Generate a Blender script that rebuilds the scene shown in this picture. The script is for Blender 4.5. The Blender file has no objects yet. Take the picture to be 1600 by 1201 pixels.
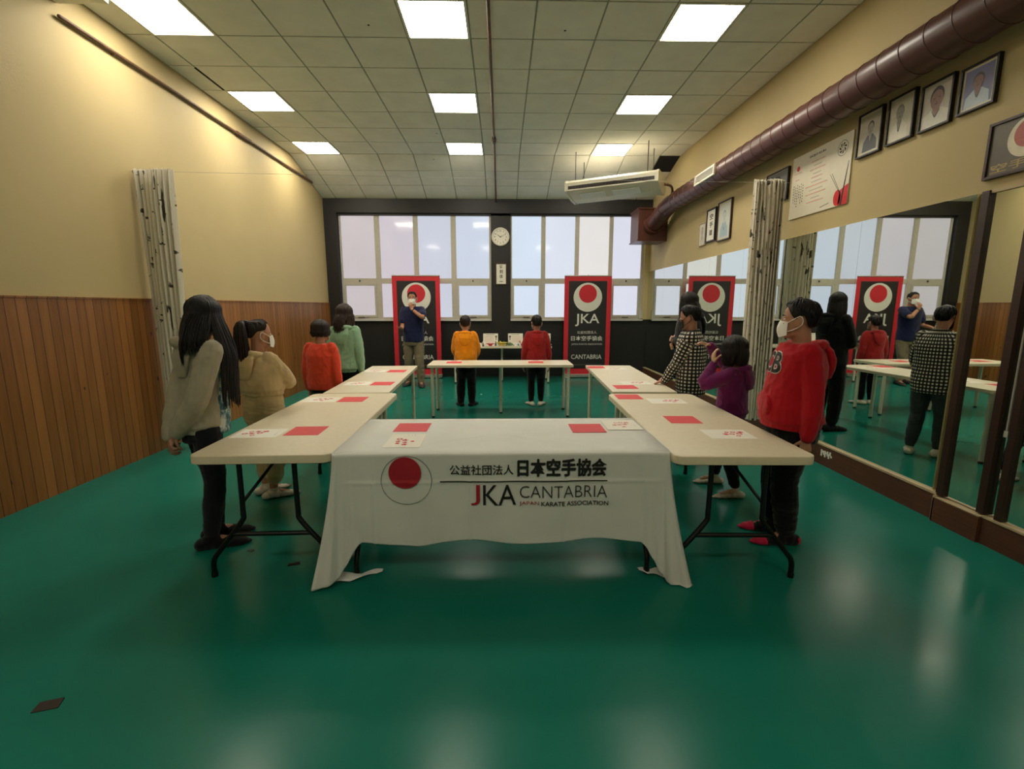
import bpy, bmesh, math, random
from mathutils import Vector, Matrix, Quaternion, noise

S = bpy.context.scene
C = S.collection
PI = math.pi
def R(d): return math.radians(d)

# ------------------------------------------------------------ camera, world, exposure
cam_data = bpy.data.cameras.new('camera')
cam_data.sensor_fit = 'HORIZONTAL'
cam_data.sensor_width = 36.0
cam_data.lens = 731.48 / 1600 * 36.0
cam_data.clip_start = 0.02
cam = bpy.data.objects.new('camera', cam_data)
cam.location = (0, 0, 1.527)
cam.rotation_euler = (R(90 - 9.448), 0, R(-1.2375))
C.objects.link(cam)
S.camera = cam
W_ = bpy.data.worlds.new('daylight')
S.world = W_
W_.use_nodes = True
W_.node_tree.nodes['Background'].inputs[0].default_value = (0.75, 0.85, 1.0, 1)
W_.node_tree.nodes['Background'].inputs[1].default_value = 0.6
S.view_settings.view_transform = 'Standard'
S.view_settings.look = 'None'
S.view_settings.gamma = 1.0
S.view_settings.use_curve_mapping = False
S.view_settings.exposure = 0.0
LAMP_POWER = 27.0          # radiance of the nine ceiling panels and the added fill row
LAMP_COLOUR = (1.0, 0.92, 0.77)
WINDOW_POWER = 0.74        # radiance of the frosted daylight panes
S.cycles.max_bounces = 10
S.cycles.diffuse_bounces = 5
S.cycles.glossy_bounces = 6
S.cycles.caustics_reflective = True
S.cycles.sample_clamp_indirect = 6.0

# ------------------------------------------------------------ materials
def lin(c):
    def f(x):
        x = x / 255.0
        return x / 12.92 if x <= 0.04045 else ((x + 0.055) / 1.055) ** 2.4
    return (f(c[0]), f(c[1]), f(c[2]), 1.0)

class N:
    """small wrapper round a material's node tree"""
    def __init__(s, name):
        s.m = bpy.data.materials.new(name)
        s.m.use_nodes = True
        s.t = s.m.node_tree
        s.b = s.t.nodes['Principled BSDF']
    def n(s, kind, **kw):
        x = s.t.nodes.new(kind)
        for k, v in kw.items():
            if k.startswith('i_'):
                key = k[2:]
                x.inputs[int(key) if key.isdigit() else key].default_value = v
            else:
                setattr(x, k, v)
        return x
    def l(s, a, b): s.t.links.new(a, b)
    def coord(s, scale=(1, 1, 1), kind='Object'):
        tc = s.n('ShaderNodeTexCoord'); mp = s.n('ShaderNodeMapping')
        mp.inputs['Scale'].default_value = scale
        s.l(tc.outputs[kind], mp.inputs[0])
        return mp.outputs[0]
    def ramp(s, fac, stops):
        r = s.n('ShaderNodeValToRGB')
        e = r.color_ramp.elements
        e[0].position, e[0].color = stops[0]
        e[1].position, e[1].color = stops[-1]
        for p, c in stops[1:-1]:
            q = e.new(p); q.color = c
        s.l(fac, r.inputs[0])
        return r.outputs[0]
    def bump(s, h, strength=0.2, dist=0.01):
        b = s.n('ShaderNodeBump'); b.inputs['Strength'].default_value = strength
        b.inputs['Distance'].default_value = dist
        s.l(h, b.inputs['Height']); s.l(b.outputs[0], s.b.inputs['Normal'])
    def noise(s, vec, scale, detail=3, rough=0.5):
        x = s.n('ShaderNodeTexNoise'); x.inputs['Scale'].default_value = scale
        x.inputs['Detail'].default_value = detail; x.inputs['Roughness'].default_value = rough
        if vec is not None: s.l(vec, x.inputs['Vector'])
        return x.outputs['Fac']

_M = {}
def mat(name, col, rough=0.6, metal=0.0, var=0.12, nscale=14.0, bump=0.0, bscale=None, stretch=(1, 1, 1),
        spec=None, sheen=0.0, coat=0.0, emit=None):
    """plain procedural surface: noise-varied colour plus optional bump"""
    if name in _M: return _M[name]
    w = N(name)
    c = lin(col)
    w.b.inputs['Roughness'].default_value = rough
    w.b.inputs['Metallic'].default_value = metal
    if spec is not None: w.b.inputs['Specular IOR Level'].default_value = spec
    if sheen:
        w.b.inputs['Sheen Weight'].default_value = sheen
        w.b.inputs['Sheen Roughness'].default_value = 0.5
    if coat:
        w.b.inputs['Coat Weight'].default_value = coat
        w.b.inputs['Coat Roughness'].default_value = 0.12
    v = w.coord(stretch)
    f = w.noise(v, nscale, 4)
    lo = tuple(x * (1 - var) for x in c[:3]) + (1,); hi = tuple(min(1, x * (1 + var)) for x in c[:3]) + (1,)
    w.l(w.ramp(f, [(0.3, lo), (0.7, hi)]), w.b.inputs['Base Color'])
    if bump:
        w.bump(w.noise(v, bscale or nscale * 6, 3), bump, 0.004)
    if emit:
        w.b.inputs['Emission Color'].default_value = lin(emit[0]); w.b.inputs['Emission Strength'].default_value = emit[1]
    _M[name] = w.m
    return w.m

def fabric(name, col, var=0.10, rough=0.92):
    return mat(name, col, rough, var=var, nscale=9, bump=0.35, bscale=420, sheen=0.15, spec=0.2)

def m_floor():
    w = N('green_vinyl')
    v = w.coord()
    f = w.noise(v, 1.3, 6, 0.6)
    w.l(w.ramp(f, [(0.3, (0.0070, 0.156, 0.112, 1)), (0.7, (0.0095, 0.178, 0.132, 1))]), w.b.inputs['Base Color'])
    # pale scuffs
    s2 = w.noise(w.coord((3, 22, 1)), 2.2, 6, 0.7)
    r = w.noise(v, 2.6, 5, 0.65)
    w.l(w.ramp(r, [(0.3, (0.19,) * 3 + (1,)), (0.75, (0.24,) * 3 + (1,))]), w.b.inputs['Roughness'])
    w.b.inputs['Specular IOR Level'].default_value = 0.12
    mx = w.n('ShaderNodeMath', operation='ADD')
    a = w.n('ShaderNodeMath', operation='MULTIPLY'); a.inputs[1].default_value = 0.08
    w.l(w.noise(v, 5.0, 4, 0.6), mx.inputs[0]); w.l(s2, a.inputs[0]); w.l(a.outputs[0], mx.inputs[1])
    w.bump(mx.outputs[0], 0.03, 0.003)
    return w.m

def m_wall(name, col):
    w = N(name)
    v = w.coord()
    c = lin(col)
    f = w.noise(v, 0.9, 5, 0.6)
    w.l(w.ramp(f, [(0.3, tuple(x * 0.94 for x in c[:3]) + (1,)), (0.7, tuple(min(1, x * 1.03) for x in c[:3]) + (1,))]), w.b.inputs['Base Color'])
    w.b.inputs['Roughness'].default_value = 0.62
    w.b.inputs['Specular IOR Level'].default_value = 0.3
    w.bump(w.noise(v, 60, 3), 0.12, 0.004)
    return w.m

def m_planks(name, width=0.085, axis='Y', c0=(112, 68, 26), c1=(166, 110, 54), gap=0.06):
    """varnished pine boards: per-board tone, grain, knots and a groove"""
    w = N(name)
    tc = w.n('ShaderNodeTexCoord'); sp = w.n('ShaderNodeSeparateXYZ'); w.l(tc.outputs['Object'], sp.inputs[0])
    d = w.n('ShaderNodeMath', operation='DIVIDE'); d.inputs[1].default_value = width
    w.l(sp.outputs[axis], d.inputs[0])
    fl = w.n('ShaderNodeMath', operation='FLOOR'); w.l(d.outputs[0], fl.inputs[0])
    fr = w.n('ShaderNodeMath', operation='FRACT'); w.l(d.outputs[0], fr.inputs[0])
    wn = w.n('ShaderNodeTexWhiteNoise', noise_dimensions='1D'); w.l(fl.outputs[0], wn.inputs['W'])
    cb = w.n('ShaderNodeCombineXYZ'); w.l(wn.outputs['Value'], cb.inputs[0])
    sc = w.n('ShaderNodeVectorMath', operation='SCALE'); sc.inputs['Scale'].default_value = 30; w.l(cb.outputs[0], sc.inputs[0])
    ad = w.n('ShaderNodeVectorMath', operation='ADD'); w.l(sc.outputs[0], ad.inputs[0]); w.l(tc.outputs['Object'], ad.inputs[1])
    mp = w.n('ShaderNodeMapping'); mp.inputs['Scale'].default_value = (9, 9, 0.8) if axis != 'Z' else (1, .8, 9)
    w.l(ad.outputs[0], mp.inputs[0])
    g = w.noise(mp.outputs[0], 3.0, 5, 0.6)
    mixf = w.n('ShaderNodeMath', operation='MULTIPLY_ADD'); w.l(wn.outputs['Value'], mixf.inputs[0]); mixf.inputs[1].default_value = 0.45
    h = w.n('ShaderNodeMath', operation='MULTIPLY'); w.l(g, h.inputs[0]); h.inputs[1].default_value = 0.7
    w.l(h.outputs[0], mixf.inputs[2])
    colr = w.ramp(mixf.outputs[0], [(0.15, lin(c0)), (0.95, lin(c1))])
    # knots
    mk = w.n('ShaderNodeMapping'); mk.inputs['Scale'].default_value = (6, 6, 3.2); w.l(ad.outputs[0], mk.inputs[0])
    vo = w.n('ShaderNodeTexVoronoi'); vo.inputs['Scale'].default_value = 1.0; w.l(mk.outputs[0], vo.inputs['Vector'])
    kn = w.n('ShaderNodeMath', operation='LESS_THAN'); kn.inputs[1].default_value = 0.075; w.l(vo.outputs['Distance'], kn.inputs[0])
    m1 = w.n('ShaderNodeMix', data_type='RGBA'); w.l(kn.outputs[0], m1.inputs['Factor']); w.l(colr, m1.inputs['A']); m1.inputs['B'].default_value = lin((48, 24, 10))
    gl = w.n('ShaderNodeMath', operation='LESS_THAN'); gl.inputs[1].default_value = gap; w.l(fr.outputs[0], gl.inputs[0])
    m2 = w.n('ShaderNodeMix', data_type='RGBA'); w.l(gl.outputs[0], m2.inputs['Factor']); w.l(m1.outputs['Result'], m2.inputs['A']); m2.inputs['B'].default_value = lin((52, 26, 10))
    w.l(m2.outputs['Result'], w.b.inputs['Base Color'])
    w.b.inputs['Roughness'].default_value = 0.42
    inv = w.n('ShaderNodeMath', operation='SUBTRACT'); inv.inputs[0].default_value = 1; w.l(gl.outputs[0], inv.inputs[1])
    w.bump(inv.outputs[0], 0.5, 0.004)
    return w.m

def m_mirror(name, col=(226, 232, 224)):
    w = N(name)
    w.b.inputs['Metallic'].default_value = 1.0
    f = w.noise(w.coord(), 1.5, 2)
    c = lin(col)
    w.l(w.ramp(f, [(0.2, tuple(x * .98 for x in c[:3]) + (1,)), (0.8, c)]), w.b.inputs['Base Color'])
    w.b.inputs['Roughness'].default_value = 0.012
    return w.m

def m_pane(name, col, strength):
    """frosted glass lit by the daylight outside"""
    w = N(name)
    c = lin(col)
    f = w.noise(w.coord((0.6, 1, 0.5)), 1.3, 2)
    w.l(w.ramp(f, [(0.2, tuple(x * 0.9 for x in c[:3]) + (1,)), (0.8, c)]), w.b.inputs['Emission Color'])
    w.b.inputs['Emission Strength'].default_value = strength
    w.b.inputs['Base Color'].default_value = (0.05, 0.055, 0.06, 1)
    w.b.inputs['Roughness'].default_value = 0.07
    w.b.inputs['Specular IOR Level'].default_value = 0.5
    w.bump(w.noise(w.coord(), 2.0, 2), 0.08, 0.02)
    return w.m

def m_curtain():
    """off-white cotton with a black ink bamboo print"""
    w = N('bamboo_print_cotton')
    a = w.n('ShaderNodeAttribute', attribute_name='cloth_uv'); a.attribute_type = 'GEOMETRY'
    def streak(scale, lo, hi, sc):
        mp = w.n('ShaderNodeMapping'); mp.inputs['Scale'].default_value = scale; w.l(a.outputs['Vector'], mp.inputs[0])
        return w.ramp(w.noise(mp.outputs[0], sc, 3, 0.6), [(lo, (0, 0, 0, 1)), (hi, (1, 1, 1, 1))])
    s1 = streak((15, 1.7, 1), 0.60, 0.625, 1.0)
    s2 = streak((7, 8, 1), 0.61, 0.635, 1.0)
    s3 = streak((3, 1.2, 1), 0.44, 0.50, 2.0)
    mx = w.n('ShaderNodeMath', operation='MAXIMUM'); w.l(s1, mx.inputs[0]); w.l(s2, mx.inputs[1])
    ml = w.n('ShaderNodeMath', operation='MULTIPLY'); w.l(mx.outputs[0], ml.inputs[0]); w.l(s3, ml.inputs[1])
    mi = w.n('ShaderNodeMix', data_type='RGBA'); w.l(ml.outputs[0], mi.inputs['Factor'])
    mi.inputs['A'].default_value = lin((218, 210, 190)); mi.inputs['B'].default_value = lin((62, 56, 50))
    w.l(mi.outputs['Result'], w.b.inputs['Base Color'])
    w.b.inputs['Roughness'].default_value = 0.9
    return w.m

def m_gingham():
    w = N('black_white_check')
    def stripe(nm):
        a = w.n('ShaderNodeAttribute', attribute_name=nm)
        d = w.n('ShaderNodeMath', operation='DIVIDE'); d.inputs[1].default_value = 0.034; w.l(a.outputs['Fac'], d.inputs[0])
        f = w.n('ShaderNodeMath', operation='FRACT'); w.l(d.outputs[0], f.inputs[0])
        g = w.n('ShaderNodeMath', operation='GREATER_THAN'); g.inputs[1].default_value = 0.5; w.l(f.outputs[0], g.inputs[0])
        return g.outputs[0]
    ad = w.n('ShaderNodeMath', operation='ADD'); w.l(stripe('pu'), ad.inputs[0]); w.l(stripe('pv'), ad.inputs[1])
    hf = w.n('ShaderNodeMath', operation='MULTIPLY'); hf.inputs[1].default_value = 0.5; w.l(ad.outputs[0], hf.inputs[0])
    w.l(w.ramp(hf.outputs[0], [(0.0, lin((16, 15, 15))), (0.5, lin((48, 45, 43))), (1.0, lin((226, 218, 200)))]), w.b.inputs['Base Color'])
    w.b.inputs['Roughness'].default_value = 0.85
    w.bump(w.noise(w.coord(), 300, 2), 0.2, 0.002)
    return w.m

def m_dye():
    w = N('blue_dyed_cotton')
    f = w.noise(w.coord((6, 6, 4)), 2.6, 5, 0.7)
    w.l(w.ramp(f, [(0.38, lin((22, 58, 70))), (0.5, lin((70, 118, 128))), (0.6, lin((205, 214, 205)))]), w.b.inputs['Base Color'])
    w.b.inputs['Roughness'].default_value = 0.85
    return w.m

def m_hair(name, col):
    w = N(name)
    c = lin(col)
    f = w.noise(w.coord((60, 60, 5)), 1.6, 4, 0.6)
    w.l(w.ramp(f, [(0.3, tuple(x * .6 for x in c[:3]) + (1,)), (0.75, tuple(x * 1.5 for x in c[:3]) + (1,))]), w.b.inputs['Base Color'])
    w.b.inputs['Roughness'].default_value = 0.5
    w.b.inputs['Specular IOR Level'].default_value = 0.3
    w.bump(f, 0.5, 0.004)
    return w.m

def m_lamp():
    w = N('lit_diffuser')
    w.b.inputs['Base Color'].default_value = (0.85, 0.85, 0.82, 1)
    w.b.inputs['Emission Color'].default_value = LAMP_COLOUR + (1,)
    w.b.inputs['Emission Strength'].default_value = LAMP_POWER
    f = w.noise(w.coord(), 200, 1)
    w.bump(f, 0.05, 0.001)
    return w.m

# ------------------------------------------------------------ geometry collector
def smooth_pts(pts, n=3):
    """Catmull-Rom through the points"""
    P = [Vector(p) for p in pts]
    if len(P) < 3: return P
    out = []
    for i in range(len(P) - 1):
        a = P[max(i - 1, 0)]; b = P[i]; c = P[i + 1]; d = P[min(i + 2, len(P) - 1)]
        for k in range(n):
            t = k / n
            out.append(0.5 * ((2 * b) + (c - a) * t + (2 * a - 5 * b + 4 * c - d) * t * t + (3 * b - a - 3 * c + d) * t ** 3))
    out.append(P[-1])
    return out

_TX = {}
def text_geo(s, bold=0.0):
    """outline of a string as flat triangles with its bounding box at the origin"""
    k = (s, bold)
    if k in _TX: return _TX[k]
    cu = bpy.data.curves.new('lettering', 'FONT')
    cu.body = s; cu.offset = bold; cu.resolution_u = 3
    o = bpy.data.objects.new('lettering', cu); C.objects.link(o)
    dg = bpy.context.evaluated_depsgraph_get(); dg.update()
    me = bpy.data.meshes.new_from_object(o.evaluated_get(dg))
    vs = [(v.co.x, v.co.y) for v in me.vertices]; fs = [tuple(p.vertices) for p in me.polygons]
    bpy.data.objects.remove(o); bpy.data.curves.remove(cu); bpy.data.meshes.remove(me)
    x0 = min(v[0] for v in vs); y0 = min(v[1] for v in vs); x1 = max(v[0] for v in vs); y1 = max(v[1] for v in vs)
    _TX[k] = ([(x - x0, y - y0) for x, y in vs], fs, x1 - x0, y1 - y0)
    return _TX[k]

class G:
    def __init__(s): s.v = []; s.f = []; s.m = []
    def add(s, vs, fs, m=0, M=None):
        b = len(s.v)
        s.v += [tuple(M @ Vector(v)) for v in vs] if M is not None else [tuple(v) for v in vs]
        s.f += [tuple(i + b for i in f) for f in fs]; s.m += [m] * len(fs)
        return s
    def box(s, x0, x1, y0, y1, z0, z1, m=0, bev=0.0, M=None):
        if bev <= 0:
            v = [(x0, y0, z0), (x1, y0, z0), (x1, y1, z0), (x0, y1, z0), (x0, y0, z1), (x1, y0, z1), (x1, y1, z1), (x0, y1, z1)]
            f = [(0, 3, 2, 1), (4, 5, 6, 7), (0, 1, 5, 4), (1, 2, 6, 5), (2, 3, 7, 6), (3, 0, 4, 7)]
            return s.add(v, f, m, M)
        bm = bmesh.new(); bmesh.ops.create_cube(bm, size=1)
        for v in bm.verts:
            v.co = Vector(((x0 + x1) / 2 + v.co.x * (x1 - x0), (y0 + y1) / 2 + v.co.y * (y1 - y0), (z0 + z1) / 2 + v.co.z * (z1 - z0)))
        bmesh.ops.bevel(bm, geom=bm.edges[:], offset=bev, segments=2, profile=0.7, affect='EDGES')
        bm.verts.index_update()
        s.add([v.co[:] for v in bm.verts], [tuple(v.index for v in f.verts) for f in bm.faces], m, M)
        bm.free(); return s
    def prism(s, poly, z0, z1, m=0, M=None, side=None):
        n = len(poly)
        v = [(x, y, z0) for x, y in poly] + [(x, y, z1) for x, y in poly]
        s.add(v, [tuple(range(n - 1, -1, -1)), tuple(range(n, 2 * n))], m, M)
        s.add(v, [(i, (i + 1) % n, n + (i + 1) % n, n + i) for i in range(n)], m if side is None else side, M)
        return s
    def tube(s, pts, r, seg=10, m=0, flat=None, M=None, closed=False):
        """swept circle (or ellipse: flat = thickness ratio) with round caps"""
        P = [Vector(p) for p in pts]; n = len(P)
        rr = list(r) if isinstance(r, (list, tuple)) else [r] * n
        if len(rr) != n:
            rr = [rr[min(int(i / (n - 1) * (len(rr) - 1)), len(rr) - 2)] * (1 - (i / (n - 1) * (len(rr) - 1)) % 1 if i < n - 1 else 0) +
                  rr[min(int(i / (n - 1) * (len(rr) - 1)) + 1, len(rr) - 1)] * ((i / (n - 1) * (len(rr) - 1)) % 1 if i < n - 1 else 1) for i in range(n)]
        T = []
        for i in range(n):
            t = P[min(i + 1, n - 1)] - P[max(i - 1, 0)]
            T.append(t.normalized() if t.length > 1e-9 else Vector((0, 0, 1)))
        u = T[0].orthogonal().normalized()
        vs = []; rings = 0
        def ring(c, t, u, r):
            w = t.cross(u)
            for k in range(seg):
                a = 2 * PI * k / seg
                vs.append(c + u * (math.cos(a) * r) + w * (math.sin(a) * r * (flat or 1)))
        for i in range(n):
            if i:
                q = T[i - 1].rotation_difference(T[i]); u = (q @ u).normalized()
            if i == 0 and not closed:
                for ph in (75, 40): ring(P[0] - T[0] * rr[0] * math.sin(R(ph)), T[0], u, rr[0] * math.cos(R(ph))); rings += 1
            ring(P[i], T[i], u, rr[i]); rings += 1
            if i == n - 1 and not closed:
                for ph in (40, 75): ring(P[i] + T[i] * rr[i] * math.sin(R(ph)), T[i], u, rr[i] * math.cos(R(ph))); rings += 1
        fs = []
        for i in range(rings - 1):
            for k in range(seg):
                fs.append((i * seg + k, i * seg + (k + 1) % seg, (i + 1) * seg + (k + 1) % seg, (i + 1) * seg + k))
        fs.append(tuple(range(seg - 1, -1, -1))); fs.append(tuple(range((rings - 1) * seg, rings * seg)))
        return s.add(vs, fs, m, M)
    def rod(s, a, b, r, seg=12, m=0, M=None):
        """flat-ended cylinder"""
        a = Vector(a); b = Vector(b); t = (b - a).normalized(); u = t.orthogonal().normalized(); w = t.cross(u)
        vs = [c + u * (math.cos(2 * PI * k / seg) * r) + w * (math.sin(2 * PI * k / seg) * r) for c in (a, b) for k in range(seg)]
        fs = [(k, (k + 1) % seg, seg + (k + 1) % seg, seg + k) for k in range(seg)] + [tuple(range(seg - 1, -1, -1)), tuple(range(seg, 2 * seg))]
        return s.add(vs, fs, m, M)
    def loft(s, secs, seg=24, m=0, M=None, power=2.0):
        """stack of horizontal (super)ellipse rings (cx, cy, cz, rx, ry)"""
        vs = []
        for cx, cy, cz, rx, ry in secs:
            for k in range(seg):
                a = 2 * PI * k / seg; ca, sa = math.cos(a), math.sin(a)
                vs.append((cx + rx * math.copysign(abs(ca) ** (2 / power), ca), cy + ry * math.copysign(abs(sa) ** (2 / power), sa), cz))
        n = len(secs)
        fs = [(i * seg + k, i * seg + (k + 1) % seg, (i + 1) * seg + (k + 1) % seg, (i + 1) * seg + k) for i in range(n - 1) for k in range(seg)]
        fs += [tuple(range(seg - 1, -1, -1)), tuple(range((n - 1) * seg, n * seg))]
        if secs[-1][2] < secs[0][2]: fs = [tuple(reversed(f)) for f in fs]
        return s.add(vs, fs, m, M)
    def ell(s, c, r, seg=16, rings=10, m=0, M=None, rot=None):
        c = Vector(c); vs = []
        for i in range(1, rings):
            p = PI * i / rings
            for k in range(seg):
                a = 2 * PI * k / seg
                q = Vector((r[0] * math.sin(p) * math.cos(a), r[1] * math.sin(p) * math.sin(a), -r[2] * math.cos(p)))
                vs.append(c + (rot @ q if rot is not None else q))
        e = Vector((0, 0, r[2]));
        if rot is not None: e = rot @ e
        vs += [c - e, c + e]; nb = len(vs) - 2
        fs = [(i * seg + k, i * seg + (k + 1) % seg, (i + 1) * seg + (k + 1) % seg, (i + 1) * seg + k) for i in range(rings - 2) for k in range(seg)]
        fs += [(nb, (k + 1) % seg, k) for k in range(seg)] + [((rings - 2) * seg + k, (rings - 2) * seg + (k + 1) % seg, nb + 1) for k in range(seg)]
        return s.add(vs, fs, m, M)
    def grid(s, fn, nu, nv, m=0, M=None):
        vs = [fn(i / nu, j / nv) for j in range(nv + 1) for i in range(nu + 1)]
        fs = [(j * (nu + 1) + i, j * (nu + 1) + i + 1, (j + 1) * (nu + 1) + i + 1, (j + 1) * (nu + 1) + i) for j in range(nv) for i in range(nu)]
        return s.add(vs, fs, m, M)
    def poly(s, pts, m=0, fn=None):
        return s.add([fn(*p) if fn else p for p in pts], [tuple(range(len(pts)))], m)
    def disc(s, c, r, m=0, fn=None, seg=40, r2=None, c2=None):
        """flat disc, or a ring when r2 is given (its hole may be off-centre)"""
        o = [(c[0] + r * math.cos(2 * PI * k / seg), c[1] + r * math.sin(2 * PI * k / seg)) for k in range(seg)]
        fn = fn or (lambda x, y: (x, y, 0))
        if r2 is None: return s.poly(o, m, fn)
        c2 = c2 or c
        i_ = [(c2[0] + r2 * math.cos(2 * PI * k / seg), c2[1] + r2 * math.sin(2 * PI * k / seg)) for k in range(seg)]
        return s.add([fn(*p) for p in o + i_], [(k, (k + 1) % seg, seg + (k + 1) % seg, seg + k) for k in range(seg)], m)
    def text(s, txt, fn, x, y, w=None, h=None, m=0, bold=0.0, align='l'):
        vs, fs, tw, th = text_geo(txt, bold)
        sx = w / tw if w else h / th; sy = h / th if h else sx
        ox = x - (tw * sx / 2 if align == 'c' else 0)
        return s.add([fn(ox + a * sx, y + b * sy) for a, b in vs], fs, m)
    def mesh(s, name, mats):
        me = bpy.data.meshes.new(name)
        me.from_pydata([tuple(v) for v in s.v], [], s.f)
        for x in mats: me.materials.append(x)
        me.polygons.foreach_set('material_index', s.m)
        return me
    def obj(s, name, mats, parent=None, smooth=False, angle=40, fix=True, loc=None):
        if not isinstance(mats, (list, tuple)): mats = [mats]
        me = s.mesh(name, mats)
        if fix:
            bm = bmesh.new(); bm.from_mesh(me)
            bmesh.ops.recalc_face_normals(bm, faces=bm.faces[:]); bm.to_mesh(me); bm.free()
        if smooth:
            me.polygons.foreach_set('use_smooth', [True] * len(me.polygons))
            if angle < 180: me.set_sharp_from_angle(angle=R(angle))
        me.update()
        o = bpy.data.objects.new(name, me); C.objects.link(o)
        if parent is not None: o.parent = parent
        if loc is not None: o.location = loc
        return o

def tag(o, label, cat, group=None, kind=None):
    o['label'] = label; o['category'] = cat
    if group: o['group'] = group
    if kind: o['kind'] = kind
    return o
def thing(name, label, cat, loc=(0, 0, 0), rotz=0.0, group=None):
    o = bpy.data.objects.new(name, None); o.empty_display_size = 0.1
    C.objects.link(o); o.location = loc; o.rotation_euler = (0, 0, rotz)
    return tag(o, label, cat, group)
def struct(o, label=None):
    o['kind'] = 'structure'
    if label: o['label'] = label
    return o
def dup(root, loc=None, rotz=None, label=None):
    r = root.copy(); C.objects.link(r)
    if loc is not None: r.location = loc
    if rotz is not None: r.rotation_euler = (0, 0, rotz)
    if label: r['label'] = label
    for ch in [o for o in C.objects if o.parent == root]:
        c = ch.copy(); C.objects.link(c); c.parent = r
        for g in [o for o in C.objects if o.parent == ch]:
            d = g.copy(); C.objects.link(d); d.parent = c
    return r

# ------------------------------------------------------------ shared surfaces
MF = m_floor()
M_CREAM = m_wall('cream_paint', (190, 171, 124))
M_BACKPAINT = mat('black_paint', (24, 22, 22), 0.5, var=0.15, nscale=3, bump=0.06)
M_PINE = m_planks('pine_wainscot')
M_TILE = mat('ceiling_tile', (228, 226, 214), 0.9, var=0.05, nscale=4, bump=0.3, bscale=260)
M_TBAR = mat('ceiling_grid', (150, 150, 134), 0.7, var=0.06)
M_VOID = mat('painted_void_shade', (14, 13, 12), 0.9)  # near-black colour painted for the unlit space behind ceiling openings
M_FRAME = mat('window_aluminium', (186, 181, 168), 0.5, var=0.04)
M_SILL = mat('sill_grey', (196, 195, 190), 0.45, var=0.05)
M_RUST = mat('brown_painted_pipe', (92, 64, 44), 0.55, var=0.3, nscale=20, bump=0.2)
M_DUCT = mat('brown_duct_paint', (86, 48, 40), 0.36, var=0.14, nscale=5, bump=0.05)
M_WHITEP = mat('cream_plastic', (224, 218, 198), 0.42, var=0.03)
M_BLACKP = mat('black_plastic', (16, 16, 16), 0.45, var=0.1)
M_BASE = mat('brown_veneer', (88, 50, 32), 0.5, var=0.22, nscale=3, stretch=(20, 1, 30), bump=0.05)
M_EDGE = mat('beige_edging', (186, 166, 128), 0.5, var=0.08)
M_MIRROR = m_mirror('mirror_glass')
M_DARKWOOD = mat('dark_wood', (50, 27, 17), 0.42, var=0.25, nscale=4, stretch=(1, 1, 12))
M_BLACKWOOD = mat('black_frame', (20, 17, 15), 0.4, var=0.2)
M_GLASSY = mat('print_paper', (214, 204, 178), 0.16, var=0.03, coat=0.4)
M_PAPER = mat('white_paper', (232, 228, 214), 0.7, var=0.02)
M_RED = mat('red_paper', (214, 62, 66), 0.65, var=0.03)
M_INKRED = mat('red_ink', (196, 40, 62), 0.7, var=0.04)
M_INKPINK = mat('pink_ink', (206, 120, 120), 0.7, var=0.04)
M_INK = mat('black_ink', (18, 16, 16), 0.7, var=0.1)
M_GREYINK = mat('grey_ink', (96, 92, 88), 0.7, var=0.1)
M_STEEL = mat('black_steel', (17, 16, 15), 0.4, var=0.1, metal=0.2)
M_WHITESTEEL = mat('white_leg', (206, 200, 180), 0.4, var=0.03)
M_LAMP = m_lamp()

XL, XR, YB, ZC = -3.68, 3.17, 10.25, 4.15
SL0, SLK = 8.755, 0.2976          # where the ceiling starts to fall, and how fast
def zceil(y): return ZC - max(0, y - SL0) * SLK

# ------------------------------------------------------------ room shell
g = G(); g.box(XL - .2, XR + .2, -3.2, YB + .4, -0.1, 0)
struct(g.obj('floor', MF))
g = G(); g.box(XL - .15, XL, -3.2, YB + .4, 0, 4.4)
struct(g.obj('wall_left', M_CREAM))
g = G(); g.box(XR, XR + .15, -3.2, YB + .4, 0, 4.4)
struct(g.obj('wall_right', M_CREAM))
g = G(); g.box(XL - .15, XR + .15, -3.2, -3.05, 0, 4.4)
struct(g.obj('wall_front', m_wall('back_room_paint', (196, 192, 178))))
g = G()
g.box(XL, XR, YB, YB + .3, 0, 1.25)
g.box(-.222, .19, YB, YB + .3, 1.25, 3.44)
g.box(XL, -3.42, 10.2, YB + .3, 0, 3.44)
g.box(3.05, XR, YB - .02, YB + .3, 1.25, 3.44, 1)
g.box(XL, XR, YB, YB + .3, 3.40, 4.2)
struct(g.obj('wall_back', [M_BACKPAINT, M_CREAM]))
g = G(); g.box(XL, XR, 10.2, YB + .3, 3.44, 3.86, bev=0.006)
struct(g.obj('trim_1', M_BACKPAINT), 'black beam above the windows')
g = G(); g.box(XL, XL + .018, -3.05, 10.2, 0, 1.603); g.box(XL, XL + .026, -3.05, 10.2, 1.595, 1.609)
struct(g.obj('trim_2', M_PINE), 'varnished pine wainscot')

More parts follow.
